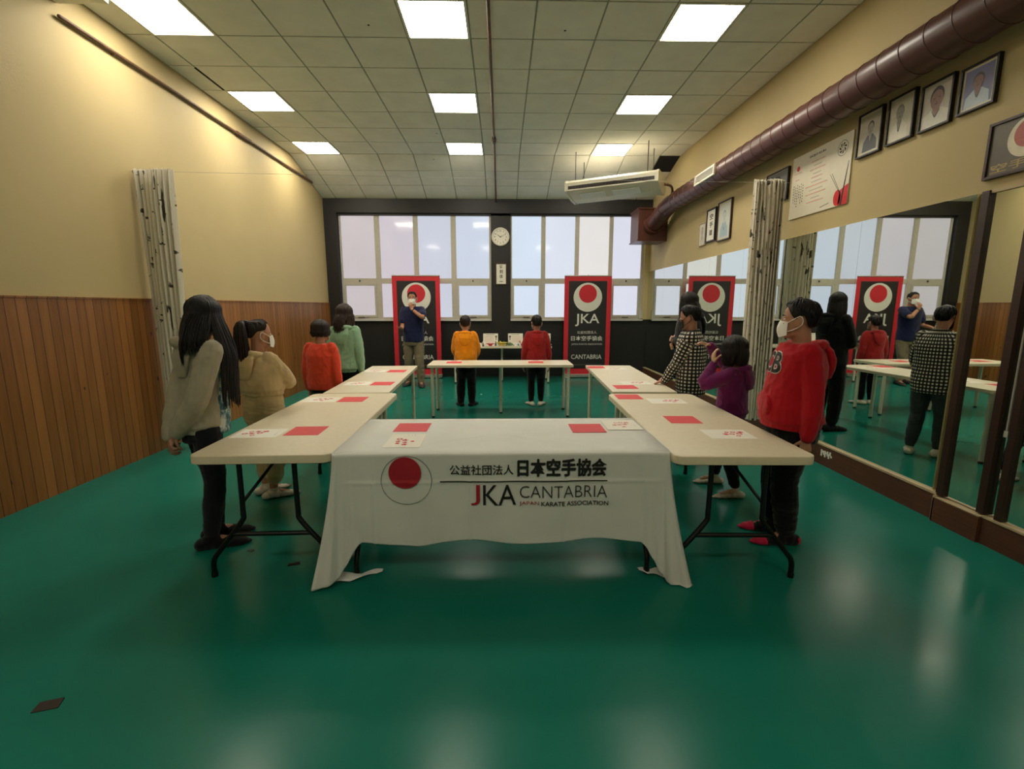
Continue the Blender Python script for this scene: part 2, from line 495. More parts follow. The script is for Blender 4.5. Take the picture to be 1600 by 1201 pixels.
g = G()
xs = [-.92 + .62 * k for k in range(-5, 8)]
xs = [XL] + [x for x in xs if XL + .05 < x < XR - .05] + [XR]
ys = [5.155 + .6 * k for k in range(-14, 7)]
LX = (-3.09, -.61, 1.87); LY = (4.855, 6.655, 8.455)
sl = [SL0 + (10.2 - SL0) * k / 3 for k in range(4)]
def sloped(a): return (a[0], a[1], a[2] - max(0, a[1] - SL0) * SLK)
g.box(XL, XR, -3.05, SL0, ZC + .008, ZC + .06, 1)
b = G(); b.box(XL, XR, SL0, 10.3, ZC + .008, ZC + .06, 1); g.add([sloped(v) for v in b.v], b.f, 1)
sw = .009
for i in range(len(xs) - 1):
    for j in range(len(ys) - 1):
        cx, cy = (xs[i] + xs[i + 1]) / 2, (ys[j] + ys[j + 1]) / 2
        if any(abs(cx - a) < .1 for a in LX) and any(abs(cy - a) < .1 for a in LY + (-1.145,)): continue
        g.box(xs[i] + sw, xs[i + 1] - sw, ys[j] + sw, ys[j + 1] - sw, ZC, ZC + .012, 0)
    for j in range(3):
        gap = (i == len(xs) - 2 and j == 0)  # missing tile: a dark plate painted in for the unlit void above
        b = G(); b.box(xs[i] + sw, xs[i + 1] - sw, sl[j] + sw, sl[j + 1] - sw, ZC + (0.004 if gap else 0), ZC + .012)
        g.add([sloped(v) for v in b.v], b.f, 2 if gap else 0)
# drilled holes
for hx, hy in ((-1.25, 4.95), (.62, 5.0), (-.99, 7.75), (-1.2, 8.9)):
    g.rod((hx, hy, zceil(hy) - .001), (hx, hy, zceil(hy) + .01), .012, 8, 2)
g.box(-3.41, -3.385, 6.9, 7.0, ZC - .002, ZC + .01, 2)
g.box(-3.42, -3.40, 5.8, 6.35, ZC - .002, ZC + .01, 2)
struct(g.obj('ceiling', [M_TILE, M_TBAR, M_VOID]))

def lamp(cx, cy, label):
    t = thing('ceiling_light', label, 'ceiling light', (cx, cy, ZC), 0, 'square ceiling light panels')
    g = G(); a, bb = .305, .283
    for x0, x1, y0, y1 in ((-a, a, -a + .005, -bb), (-a, a, bb, a - .005), (-a, -bb, -bb, bb), (bb, a, -bb, bb)):
        g.box(x0, x1, y0, y1, -.008, .012)
    g.obj('frame', M_WHITEP, t)
    g = G(); g.box(-bb, bb, -bb, bb, -.004, .004); g.obj('diffuser', M_LAMP, t)
    return t
rows = ('in the row nearest the camera', 'in the middle row', 'in the row nearest the windows', 'added behind the camera as fill')
cols = ('above the pine wainscot side', 'beside the central ceiling pipe', 'on the mirror and duct side')
for j, cy in enumerate(LY + (-1.145,)):  # last row is unseen, added to brighten the front of the cloth
    for i, cx in enumerate(LX):
        lamp(cx, cy, 'lit square ceiling panel %s, %s' % (rows[j], cols[i]))

# ------------------------------------------------------------ windows
tint = {1: [(201, 191, 194), (206, 198, 206), (204, 208, 222), (206, 215, 232)],
        2: [(214, 227, 244), (220, 227, 240), (232, 229, 226), (224, 225, 240)]}
cuts = {1: [-3.405, -3.372, -2.676, -2.568, -1.863, -1.762, -1.072, -.963, -.264, -.222],
        2: [.19, .222, .842, .935, 1.564, 1.653, 2.295, 2.377, 2.992, 3.05]}
def window(n):
    c = cuts[n]
    g = G(); y0, y1 = 10.285, 10.345
    fr = G()
    zb, zt = 1.25, 3.445
    for a, b_ in ((c[0], c[1]), (c[2], c[3]), (c[4], c[5]), (c[6], c[7]), (c[8], c[9])):
        fr.box(a, b_, y0, y1, zb, zt, 0, .004)
    for k in range(4):
        a, b_ = c[1 + 2 * k], c[2 + 2 * k]
        fr.box(a, b_, y0 + .004, y1, 2.012, 2.122, 0, .004)
        fr.box(a, b_, y0 + .004, y1, zt - .04, zt, 0, .004)
        fr.box(a, b_, y0 + .004, y1, zb, 1.30, 0, .004)
    root = struct(fr.obj('window_%d' % n, M_FRAME))
    for k in range(4):
        a, b_ = c[1 + 2 * k], c[2 + 2 * k]
        m = m_pane('frosted_pane_%d_%d' % (n, k), tint[n][k], WINDOW_POWER / .74)
        p = G(); p.box(a, b_, y0 + .035, y0 + .041, 2.122, zt - .04); p.obj('pane', m, root)
        p = G(); p.box(a, b_, y0 + .035, y0 + .041, 1.30, 2.012); p.obj('pane', m, root)
        if k in (0, 3):
            s = G()
            for q in ((a, a + .045, 1.30, 2.012), (b_ - .045, b_, 1.30, 2.012)): s.box(q[0], q[1], y0 - .012, y0 + .034, q[2], q[3], 0, .004)
            for q in ((1.30, 1.345), (1.967, 2.012)): s.box(a + .045, b_ - .045, y0 - .012, y0 + .034, q[0], q[1], 0, .004)
            s.obj('opening_sash', M_FRAME, root)
            h = G(); h.box((a + b_) / 2 - .012, (a + b_) / 2 + .012, y0 - .02, y0 + .006, 2.05, 2.085, 0, .003); h.obj('latch', M_BLACKP, root)
            h = G(); h.box((a + b_) / 2 - .07, (a + b_) / 2 + .07, y0 - .025, y0 - .01, 1.29, 1.305, 0, .003); h.obj('catch', M_BLACKP, root)
    s = G(); s.box(c[0], c[9], 10.17, y0 + .01, 1.222, 1.252, 0, .004); s.obj('window_sill', M_SILL, root)
window(1); window(2)
t = thing('socket_box', 'small grey socket box on the sill end beside the right window', 'socket', (3.02, 10.2, 1.28))
g = G(); g.box(-.03, .03, 0, .06, 0, .17, 0, .004); g.obj('case', M_FRAME, t)

# ------------------------------------------------------------ pipes, wire, duct, air conditioner
g = G(); g.tube([(-3.65, 4.40, 3.893), (-3.65, 10.0, 3.893), (-3.645, 10.10, 3.885), (-3.63, 10.18, 3.80)], .017, 10)
p = g.obj('heating_pipe', M_RUST, smooth=True); tag(p, 'thin brown pipe running along the top of the pine panelled wall', 'pipe')
g = G(); g.rod((-3.65, 7.02, 3.893), (-3.65, 7.38, 3.893), .027, 14)
g.obj('coupling', M_RUST, p, True)
for yy in (4.95, 8.6):
    g = G(); g.box(XL, -3.645, yy - .008, yy + .008, 3.872, 3.877); g.obj('bracket', M_RUST, p)
g = G(); g.tube([(-.105, 2.2, 4.085), (-.112, 8.65, 4.085), (-.112, 8.8, 4.07), (-.112, 10.15, 3.685), (-.112, 10.22, 3.665)], .017, 10)
p = g.obj('ceiling_pipe', M_RUST, smooth=True); tag(p, 'thin brown pipe under the middle of the tiled ceiling', 'pipe')
g = G(); g.rod((-.112, 7.72, 4.085), (-.112, 7.95, 4.085), .03, 14); g.rod((-.112, 7.8, 4.085), (-.112, 7.86, 4.085), .038, 14); g.obj('coupling', M_RUST, p, True)
for yy in (4.4, 6.2, 7.4, 9.3):
    zz = 4.085 if yy < 8.7 else 4.07 - (yy - 8.8) * .285
    g = G(); g.rod((-.112, yy, zz), (-.112, yy, zceil(yy) + .005), .006, 8); g.obj('hanger', M_RUST, p)

g = G(); g.box(XL, -3.25, 3.4, 4.43, 4.0, 4.15, 0, .02)
t = thing('wall_unit', 'cream box fixed up in the corner over the end of the brown wall pipe', 'box', (0, 0, 0)); g.obj('casing', M_WHITEP, t)

g = G()
P0 = [(2.965, y, 3.3) for y in (1.2, 4.0, 8.3)] + [(2.965, 8.55, 3.295), (2.955, 8.75, 3.26), (2.93, 8.92, 3.19), (2.9, 9.08, 3.11), (2.87, 9.22, 3.06)]
g.tube(P0, .15, 32)
p = g.obj('ventilation_duct', M_DUCT, smooth=True); tag(p, 'long round brown ventilation duct along the top of the mirror wall', 'duct')
g = G(); y = 1.6
while y < 8.3:
    rg = [(2.965 + .151 * math.cos(a), y + .03 * math.sin(a), 3.3 + .151 * math.sin(a)) for a in [2 * PI * k / 32 for k in range(33)]]
    sm = G(); sm.tube(rg, .0035, 5); sm.obj('seam', M_DUCT, p, True); y += .2
for q in ((2.955, 8.74, 3.262), (2.93, 8.92, 3.19)):
    d = Vector((0, .9, -.42)).normalized(); u = Vector((1, 0, 0)); w = d.cross(u)
    g = G(); g.tube([Vector(q) + u * .152 * math.cos(a) + w * .152 * math.sin(a) for a in [2 * PI * k / 32 for k in range(33)]], .005, 5); g.obj('seam', M_DUCT, p, True)
v = G(); M = Matrix.Translation((2.965, 6.8, 3.3)) @ Matrix.Rotation(R(4), 4, 'Y') @ Matrix.Translation((-.158, 0, 0))
for q in ((-.012, .012, -.32, .32, .045, .07), (-.012, .012, -.32, .32, -.07, -.045), (-.012, .012, -.32, -.29, -.045, .045), (-.012, .012, .29, .32, -.045, .045)): v.box(*q, 0, .003, M)
v = v.obj('vent_grille', M_WHITEP, p)
for k in range(7): s = G(); s.box(-.006, .01, -.29, .29, -.042 + k * .013, -.036 + k * .013, 0, 0, M); s.obj('slat', M_FRAME, v)
s = G(); s.box(.008, .012, -.29, .29, -.045, .045, 0, 0, M); s.obj('backing', M_FRAME, v)
v['label'] = 'pale rectangular vent grille'
g = G(); g.box(2.6, 3.15, 9.22, 9.76, 2.77, 3.36, 0, .008); g.box(2.585, 3.15, 9.205, 9.775, 2.76, 2.785, 0, .004); g.box(2.585, 3.15, 9.205, 9.775, 3.345, 3.37, 0, .004)
g.rod((2.868, 9.19, 3.065), (2.86, 9.24, 3.04), .175, 28)
x = g.obj('fan_box', M_DUCT, p); x['label'] = 'square brown box at the end of the duct'

# ceiling-hung air conditioner: local x along its length, local y from front to back
t = thing('air_conditioner', 'long cream air conditioner hung below the ceiling near the window wall', 'air conditioner', (1.1, 8.55, 3.5), math.atan2(-.75, 1.36))
L_ = 1.58
prof = [(0, .0), (0, .13), (.04, .17), (.62, .17), (.66, .13), (.66, -.02), (.60, -.10), (.50, -.12), (.30, -.095), (.10, -.035)]
g = G(); Mx = Matrix(((0, 0, 1, 0), (1, 0, 0, 0), (0, 1, 0, 0), (0, 0, 0, 1)))
g.prism(prof, .03, L_ - .03, 0, Mx)
cas = g.obj('casing', M_WHITEP, t)
g = G()
pe = [(-.006, -.005), (-.006, .135), (.04, .178), (.62, .178), (.668, .135), (.668, -.025), (.60, -.11), (.50, -.13), (.30, -.105), (.10, -.045)]
g.prism(pe, 0, .035, 0, Mx); g.obj('end_cap', M_WHITEP, t); g = G(); g.prism(pe, L_ - .035, L_, 0, Mx); g.obj('end_cap', M_WHITEP, t)
g = G(); g.box(.06, L_ - .06, -.004, .02, .02, .075); sl_ = g.obj('outlet_slot', M_BLACKP, t)
for k in range(27): g = G(); g.box(.08 + k * .0535, .088 + k * .0535, -.007, .0, .022, .073); g.obj('vane', M_DARKWOOD, sl_)
M_VENT = mat('pale_intake', (236, 238, 236), 0.35, var=0.02)
for a, b_ in ((.22, .68), (.8, 1.26)):
    g = G(); q = [(a, .12, -.046), (b_, .12, -.046), (b_, .28, -.094), (a, .28, -.094)]; g.add(q + [(x, y, z - .006) for x, y, z in q], [(0, 1, 2, 3), (7, 6, 5, 4), (0, 4, 5, 1), (1, 5, 6, 2), (2, 6, 7, 3), (3, 7, 4, 0)]); g.obj('intake_flap', M_VENT, t)
for a in (.15, L_ - .2):
    for b_ in (.12, .55):
        wpt = t.matrix_basis @ Vector((a, b_, .17)); top = zceil(wpt.y) - wpt.z + .02
        g = G(); g.rod((a, b_, .16), (a, b_, .17 + top), .007, 8); g.obj('hanging_rod', M_STEEL, t)
g = G(); g.tube(smooth_pts([(L_ - .02, .5, .05), (L_ + .1, .55, .02), (L_ + .12, .62, -.05), (L_ + .09, .68, -.12)]), .02, 8); g.obj('drain_hose', M_RUST, t, True)

g = G(); g.tube([(XL, 5.0, 2.85), (0, 5.17, 2.842), (XR, 5.34, 2.86)], .0014, 6)
tag(g.obj('curtain_wire', M_FRAME), 'thin wire stretched across the room from curtain to curtain', 'wire')

def curtain(name, x0, x1, xb0, xb1, z0, z1, label, seed, yc=5.0):
    rnd = random.Random(seed)
    n, nv = 96, 40
    ph = [rnd.uniform(-.6, .6) for _ in range(12)]
    fold = 8.0
    def sheet(side):
        vs = []
        for j in range(nv + 1):
            t_ = j / nv; z = z1 + (z0 - z1) * t_
            for i in range(n + 1):
                u = i / n
                xa = x0 + (x1 - x0) * u; xb = xb0 + (xb1 - xb0) * u
                w = ph[int(u * 11)] * .4 * t_
                amp = .042 * (1 - .25 * math.sin(t_ * 2.4 + u * 3))
                x = xa + (xb - xa) * t_ ** .8 + .012 * math.sin(4 * PI * fold * u + 1 + 2 * t_)
                y = yc + amp * math.sin(2 * PI * fold * u + w * 2) + .02 * math.sin(7 * u + 3 * t_) + side * .0022
                zz = z + (.02 * math.sin(2 * PI * fold * u) if j == 0 else 0) + (.012 * math.sin(9 * u) if j == nv else 0)
                vs.append((x, y, zz))
        return vs
    g = G(); A, B = sheet(1), sheet(-1); N_ = n + 1
    F = [(j * N_ + i, j * N_ + i + 1, (j + 1) * N_ + i + 1, (j + 1) * N_ + i) for j in range(nv) for i in range(n)]
    g.add(A, F); g.add(B, [tuple(reversed(f)) for f in F])
    o = len(A)
    rim = [i for i in range(N_)] + [j * N_ + n for j in range(1, nv + 1)] + [nv * N_ + i for i in range(n - 1, -1, -1)] + [j * N_ for j in range(nv - 1, 0, -1)]
    g.add(A + B, [(rim[k], rim[(k + 1) % len(rim)], o + rim[(k + 1) % len(rim)], o + rim[k]) for k in range(len(rim))])
    ob = g.obj(name, m_curtain() if 'bamboo_print_cotton' not in bpy.data.materials else bpy.data.materials['bamboo_print_cotton'], None, True, 180)
    at = ob.data.attributes.new('cloth_uv', 'FLOAT_VECTOR', 'POINT')
    vals = []
    for k in range(len(ob.data.vertices)):
        q = k % len(A); vals += [(q % N_) / n * 1.5 + seed, (q // N_) / nv * (z1 - z0), 0]
    at.data.foreach_set('vector', vals)
    tag(ob, label, 'curtain', 'bamboo print curtains')
    for k in range(8):
        r = G()
        u = (k + .25) / 7.5; x = x0 + (x1 - x0) * min(u, 1)
        r.tube([(x + .004 * math.cos(a), yc + .012 * math.cos(a), z1 - .028 + .014 * math.sin(a)) for a in [2 * PI * q / 12 for q in range(13)]], .002, 5)
        r.obj('curtain_ring', M_STEEL, ob, True)
curtain('curtain', -3.655, -3.27, -3.6, -3.33, .12, 2.87, 'gathered bamboo print curtain hanging against the pine panelled wall', 1)
curtain('curtain', 2.775, 3.095, 2.80, 3.105, .215, 2.887, 'gathered bamboo print curtain hanging in front of the mirror wall', 2, 5.335)

# ------------------------------------------------------------ mirror wall
pos = [3.19, 4.2, 5.21, 6.22, 7.23, 8.24, 9.25, 10.235]
names = ['nearest the mirrored doors', 'between the doors end and the curtain', 'directly behind the gathered curtain', 'beyond the curtain, below the small framed pictures', 'below the duct grille', 'second from the window corner', 'touching the window corner']
for k in range(7):
    g = G(); g.box(3.15, 3.168, pos[k] + .0008, pos[k + 1] - .0008, .205, 2.262)
    tag(g.obj('wall_mirror', M_MIRROR), 'tall wall mirror panel ' + names[k], 'mirror', 'mirror panels along the wall')
g = G(); g.box(3.125, XR, 3.13, YB, 0, .19); g.box(3.12, XR, 3.13, YB, .19, .206, 1)
for k in range(9):
    y = 4.2 + k * .017; g.box(3.1235, 3.126, y, y + .02, .105 + .02 * math.sin(k * 2.1), .125 + .03 * abs(math.sin(k * 1.7)), 2)
struct(g.obj('baseboard_right', [M_BASE, M_EDGE, M_PAPER]))
g = G(); g.box(3.10, XR, 2.80, 3.128, 0, .175); g.box(3.10, XR, 3.118, 3.13, 0, .19, 1); g.box(3.098, XR, 2.80, 3.118, .175, .182, 1)
g.box(3.12, XR, -3.05, 2.80, 0, .175); g.box(3.115, XR, -3.05, 2.80, .175, .188, 1)
struct(g.obj('trim_3', [M_BASE, M_EDGE]), 'brown base under the mirrored doors')
def mirror_door(y0, y1, z1, x, label, w=.042):
    t = thing('mirror_door', label, 'mirrored door', (x, (y0 + y1) / 2, .19), 0, 'dark framed mirrored doors')
    h = z1 - .19; a = (y1 - y0) / 2
    for q in ((-a, -a + w), (a - w, a)): g = G(); g.box(-.03, .01, q[0], q[1], 0, h, 0, .003); g.obj('stile', M_DARKWOOD, t)
    g = G(); g.box(-.02, .008, -a + w, a - w, h - .02, h, 0, .002); g.obj('top_rail', M_EDGE, t)
    g = G(); g.box(-.006, .004, -a + w, a - w, 0, h - .02); g.obj('glass', M_MIRROR, t)
mirror_door(2.80, 3.14, 2.262, 3.155, 'narrow mirrored door with dark stiles at the end of the mirror wall', .05)
mirror_door(1.6, 2.735, 2.262, 3.155, 'wide mirrored door with dark stiles cut by the edge of the photo')
g = G(); g.box(3.158, 3.168, 2.737, 2.798, .19, 2.25); tag(g.obj('mirror_strip', M_MIRROR), 'thin mirror strip in the gap between the two mirrored doors', 'mirror')
g = G(); g.tube([(3.15, 2.768, .75), (3.15, 2.768, 1.75)], .006, 8); g.box(3.145, 3.158, 2.755, 2.78, .72, .76); g.box(3.145, 3.158, 2.755, 2.78, 1.74, 1.79)  # rod modelled in place of a pale bar that is only a reflection
tag(g.obj('reflected_bar', M_FRAME), 'slim pale rod standing in for a bar reflected between the mirrored doors', 'reflected bar')

# ------------------------------------------------------------ pictures on the mirror wall (facing -x)
def wall_fn(y1, z0, x): return lambda u, v: (x, y1 - u, z0 + v)      # u runs to the viewer's right, v up
def framed(name, y0, y1, z0, z1, label, cat, fm, paint, w=.014, mount=.0, group='framed portraits under the duct', paper=None):
    t = thing(name, label, cat, (XR, (y0 + y1) / 2, z0), 0, group)
    W, H = y1 - y0, z1 - z0
    g = G(); a = W / 2
    for q in ((-a, a, 0, w), (-a, a, H - w, H)): g.box(-.03, 0, q[0], q[1], q[2], q[3], 0, .002)
    for q in ((-a, -a + w), (a - w, a)): g.box(-.03, 0, q[0], q[1], w, H - w, 0, .002)
    g.obj('frame', fm, t)
    g = G(); g.box(-.018, -.004, -a + w, a - w, w, H - w, 0)
    mats = [paper or M_GLASSY]
    fn = lambda u, v: (-.0186, a - u, v)
    mats += paint(g, fn, W, H)
    g.obj('picture', mats, t)
    return t
def lay(fn, k): return lambda u, v: (fn(u, v)[0] - .0004 * k, fn(u, v)[1], fn(u, v)[2])
def ellp(g, fn, cx, cy, rx, ry, m, a0=0, a1=360, seg=28):
    g.poly([(cx + rx * math.cos(R(a0 + (a1 - a0) * k / seg)), cy + ry * math.sin(R(a0 + (a1 - a0) * k / seg))) for k in range(seg)], m, fn)
def portrait(bg, coat, skin, hair, mount=.03, cx=.5, big=1.0, suit=False):
    P = [mat('portrait_%d_%d_%d' % c, c, .3, var=.06, nscale=40) for c in (bg, coat, skin, hair)]
    P.append(mat('portrait_line', (60, 54, 50), .4))
    def paint(g, fn, W, H):
        x0, x1, y0, y1 = mount, W - mount, mount, H - mount; w, h = x1 - x0, y1 - y0
        g.poly([(x0, y0), (x1, y0), (x1, y1), (x0, y1)], 1, lay(fn, 1))
        c = x0 + w * cx; hw = w * .20 * big; hh = h * .19 * big; hy = y0 + h * .62
        g.poly([(max(x0, c - hw * 2.3), y0), (min(x1, c + hw * 2.3), y0), (min(x1, c + hw * 2.1), y0 + h * .28), (c + hw * .8, hy - hh * 1.05), (c - hw * .8, hy - hh * 1.05), (max(x0, c - hw * 2.1), y0 + h * .28)], 2, lay(fn, 2))
        g.poly([(c - hw * .55, hy - hh * .7), (c + hw * .55, hy - hh * .7), (c + hw * .5, hy - hh * 1.1), (c, y0 + h * .22), (c - hw * .5, hy - hh * 1.1)], 3, lay(fn, 3))
        ellp(g, lay(fn, 4), c, hy + hh * .25, hw * 1.02, hh * 1.05, 4)
        ellp(g, lay(fn, 5), c, hy - hh * .05, hw * .92, hh * .98, 3)
        for s in (-1, 1):
            ellp(g, lay(fn, 6), c + s * hw * .38, hy + hh * .1, hw * .16, hh * .05, 5)
            g.poly([(c + s * hw * .55, hy - hh * 1.1), (c + s * hw * .62, hy - hh * 1.1), (c + s * .004, y0 + h * .2), (c - s * .001, y0 + h * .22)], 5, lay(fn, 6))
        ellp(g, lay(fn, 6), c, hy - hh * .5, hw * .28, hh * .045, 5)
        ellp(g, lay(fn, 6), c, hy - hh * .18, hw * .09, hh * .16, 5, 200, 340)
        return P
    return paint
framed('framed_portrait', 4.10, 4.37, 2.812, 3.17, 'framed dark portrait of a figure in black, beside the white poster', 'picture', M_BLACKWOOD, portrait((178, 170, 150), (62, 64, 66), (150, 142, 128), (52, 52, 54), .035, .55, .85))
framed('framed_portrait', 3.79, 4.045, 2.815, 3.168, 'framed faded portrait in pale grey, second from the white poster', 'picture', M_BLACKWOOD, portrait((196, 188, 166), (206, 200, 180), (140, 134, 120), (120, 116, 104), .012, .45, .8))
framed('framed_portrait', 3.48, 3.737, 2.81, 3.134, 'framed large-faced portrait of a person in white, third from the white poster', 'picture', M_BLACKWOOD, portrait((190, 182, 166), (208, 202, 188), (150, 112, 100), (58, 50, 48), .012, .5, 1.15))
framed('framed_portrait', 3.18, 3.432, 2.817, 3.112, 'framed colour portrait with blue background above the dark plaque', 'picture', M_BLACKWOOD, portrait((110, 108, 150), (176, 190, 198), (140, 104, 96), (52, 44, 46), .03, .5, .95))
framed('framed_photograph', 5.37, 5.80, 2.70, 3.045, 'dark framed picture half hidden by the curtain top', 'picture', M_BLACKWOOD, portrait((112, 110, 108), (70, 70, 72), (120, 112, 100), (50, 48, 46), .02), group='framed pictures on the mirror wall')
framed('framed_print', 7.45, 7.69, 2.47, 2.815, 'small pale framed sheet, farthest of three near the windows', 'picture', M_EDGE, portrait((210, 204, 186), (196, 190, 172), (180, 172, 154), (150, 144, 130), .02), w=.012, group='small framed pictures near the windows')
def scroll_paint(g, fn, W, H):
    g.text('空手道', lambda x, y: lay(fn, 1)(x, y), W * .5, H * .74, None, .001, 1) if False else None
    for k, ch in enumerate('空手道'):
        g.text(ch, lay(fn, 1), W * .5, H * (.68 - .24 * k), W * .36, H * .17, 1, .02, 'c')
    return [M_INK]
framed('framed_print', 7.115, 7.43, 2.49, 2.972, 'black framed white sheet of ink characters, middle of three near the windows', 'picture', M_BLACKWOOD, scroll_paint, w=.022, group='small framed pictures near the windows', paper=M_PAPER)
framed('framed_print', 6.64, 7.05, 2.457, 3.0, 'brown framed bluish portrait print, largest of three near the windows', 'picture', M_DARKWOOD, portrait((196, 196, 184), (150, 172, 176), (186, 190, 178), (130, 150, 152), .05, .5, .8), w=.016, group='small framed pictures near the windows')

# white poster with the red fan-like corner
M_POSTER = mat('poster_card', (222, 214, 192), .28, var=.02)
M_POSTRED = mat('poster_red', (204, 28, 30), .4, var=.04)
def poster():
    t = thing('poster', 'large white poster with red corner and dark emblem between curtain and portraits', 'poster', (XR - .002, 4.87, 2.46))
    g = G(); g.box(-.012, 0, -.44, .44, 0, .63, 0, .002); W, H = .88, .63
    fn = lambda u, v: (-.0128, .44 - u, v)
    g.text('DOJO KUN', fn, W * .45, H * .88, W * .27, H * .042, 1, .03, 'c')
    rnd = random.Random(4)
    y = .80
    for k in range(11):
        wd = rnd.uniform(.18, .4)
        if k % 2 == 0: g.poly([(W * (.47 - wd / 2), H * y), (W * (.47 + wd / 2), H * y), (W * (.47 + wd / 2), H * (y + .018)), (W * (.47 - wd / 2), H * (y + .018))], 3, fn)
        else: g.poly([(W * (.47 - wd / 3), H * y), (W * (.47 + wd / 3), H * y), (W * (.47 + wd / 3), H * (y + .012)), (W * (.47 - wd / 3), H * (y + .012))], 4, fn)
        y -= .062
    g.disc((W * .115, H * .80), .026, 2, fn); 
    g.poly([(W * .05, H * .72), (W * .19, H * .72), (W * .19, H * .735), (W * .05, H * .735)], 3, fn)
    for k in range(3): g.disc((W * (.09 + .025 * k), H * .62), .006, 2, fn, 12)
    for c in range(6):
        for r in range(rnd.randint(5, 9)):
            yy = H * (.52 - r * .042 - (c % 2) * .03); xx = W * (.06 + c * .035)
            a = rnd.uniform(.004, .007); g.poly([(xx - a, yy), (xx + a, yy + .003), (xx + a * .7, yy + .016), (xx - a * .8, yy + .013)], 1, fn)
    c = (W * .86, H * .81)
    g.disc(c, .068, 1, fn, 36, .064)
    for k in range(7):
        a = k * .9; p0 = (c[0] + .05 * math.cos(a), c[1] + .05 * math.sin(a)); q = (c[0] + .018 * math.cos(a + 1.3), c[1] + .018 * math.sin(a + 1.3)); r_ = (c[0] + .046 * math.cos(a + .5), c[1] + .046 * math.sin(a + .5))
        g.poly([p0, r_, q], 1, fn)
    g.poly([(W * .86, .0), (W, .0), (W, H * .28), (W * .88, H * .22)], 2, lay(fn, 1))
    ellp(g, lay(fn, 1), W * .845, H * .12, .05, .072, 2)
    g.poly([(W * .895, 0), (W * .92, 0), (W * .975, H * .6), (W * .968, H * .6)], 1, lay(fn, 2))
    for dx in (0, .03):
        g.poly([(W * (.70 + dx), H * .50), (W * (.705 + dx), H * .50), (W * (.885 + dx * .3), H * .17), (W * (.878 + dx * .3), H * .17)], 1, lay(fn, 2))
    g.poly([(W * .58, H * .05), (W * .72, H * .08), (W * .72, H * .088), (W * .58, H * .06)], 1, fn)
    g.obj('sheet', [M_POSTER, M_INK, M_POSTRED, mat('faded_pink_ink', (210, 168, 152), .5), mat('faded_grey_ink', (172, 164, 148), .5)], t)
poster()

def plaque_paint(g, fn, W, H):
    M1 = mat('plaque_board', (88, 78, 58), .35, var=.12); M2 = mat('plaque_white', (222, 212, 184), .4); M3 = mat('plaque_red', (178, 84, 70), .4, var=.15, nscale=3, stretch=(1, 1, 30)); M4 = mat('plaque_gold', (178, 150, 84), .4)
    w = .016
    g.poly([(w, w), (W - w, w), (W - w, H - w), (w, H - w)], 1, lay(fn, 1))
    g.disc((W * .30, H * .60), .118, 2, lay(fn, 2)); g.disc((W * .30, H * .655), .082, 3, lay(fn, 3))
    g.text('空手道松濤館', lay(fn, 2), W * .05, H * .09, W * .84, H * .155, 4, .01)
    return [M1, M2, M3, M4]
framed('wooden_plaque', 2.38, 3.175, 2.335, 2.678, 'dark plaque with white ring, red disc and gold characters above the mirrored doors', 'plaque', M_DARKWOOD, plaque_paint, w=.018, group=None)

# ------------------------------------------------------------ things on the window wall (facing -y)
t = thing('wall_clock', 'round white wall clock on the black pillar between the windows', 'clock', (-.022, YB, 2.972))
fy = lambda y: (lambda u, v: (u, y, v))
Mr = Matrix.Rotation(R(90), 4, 'X')
g = G(); prof = [(.165, 0), (.188, .004), (.190, .03), (.182, .042), (.170, .046), (.162, .04), (.160, .03)]
seg = 48
vs = [(r * math.cos(2 * PI * k / seg), -d, r * math.sin(2 * PI * k / seg)) for r, d in prof for k in range(seg)]
fs = [(i * seg + k, i * seg + (k + 1) % seg, (i + 1) * seg + (k + 1) % seg, (i + 1) * seg + k) for i in range(len(prof) - 1) for k in range(seg)]
g.add(vs, fs); g.obj('rim', M_WHITEP, t, True)
g = G(); g.disc((0, 0), .163, 0, fy(-.029), 48)
for k in range(12):
    a = R(90 - 30 * (k + 1)); g.text(str(k + 1), fy(-.0296), .122 * math.cos(a), .122 * math.sin(a) - .017, None, .034, 1, .02, 'c')
for k in range(60):
    a = 2 * PI * k / 60; c, s_ = math.cos(a), math.sin(a); w = .0015
    g.poly([(.150 * c - w * s_, .150 * s_ + w * c), (.158 * c - w * s_, .158 * s_ + w * c), (.158 * c + w * s_, .158 * s_ - w * c), (.150 * c + w * s_, .150 * s_ - w * c)], 1, fy(-.0296))
g.obj('face', [M_PAPER, M_INK], t)
def hand_bar(ang, ln, w, y, nm):
    a = R(90 - ang); c, s_ = math.cos(a), math.sin(a); g = G()
    g.poly([(-.02 * c - w * s_, -.02 * s_ + w * c), (ln * c - w * .5 * s_, ln * s_ + w * .5 * c), (ln * c + w * .5 * s_, ln * s_ - w * .5 * c), (-.02 * c + w * s_, -.02 * s_ - w * c)], 0, fy(y))
    g.add([(x, yy - .002, z) for x, yy, z in g.v], [g.f[0][::-1]]); g.obj(nm, M_INK, t)
hand_bar(303, .085, .006, -.033, 'hour_hand'); hand_bar(62, .125, .0045, -.036, 'minute_hand')
t = thing('hanging_scroll', 'dark framed white strip of ink characters below the wall clock', 'scroll', (-.01, YB, 1.975))
g = G()
for q in ((-.135, -.105, 0, .49), (.105, .135, 0, .49), (-.105, .105, 0, .03), (-.105, .105, .44, .49)): g.box(q[0], q[1], -.018, 0, q[2], q[3], 0, .002)
g.box(-.105, .105, -.008, 0, .03, .44); g.obj('frame', M_DARKWOOD, t)
g = G(); g.box(-.1, .1, -.012, -.008, .03, .44)
for k, ch in enumerate('気剣体一'):
    if ch == '一': g.text(ch, fy(-.0125), 0, .075, .075, .012, 1, .01, 'c')
    else: g.text(ch, fy(-.0125), 0, .345 - .1 * k, .075, .082, 1, .012, 'c')
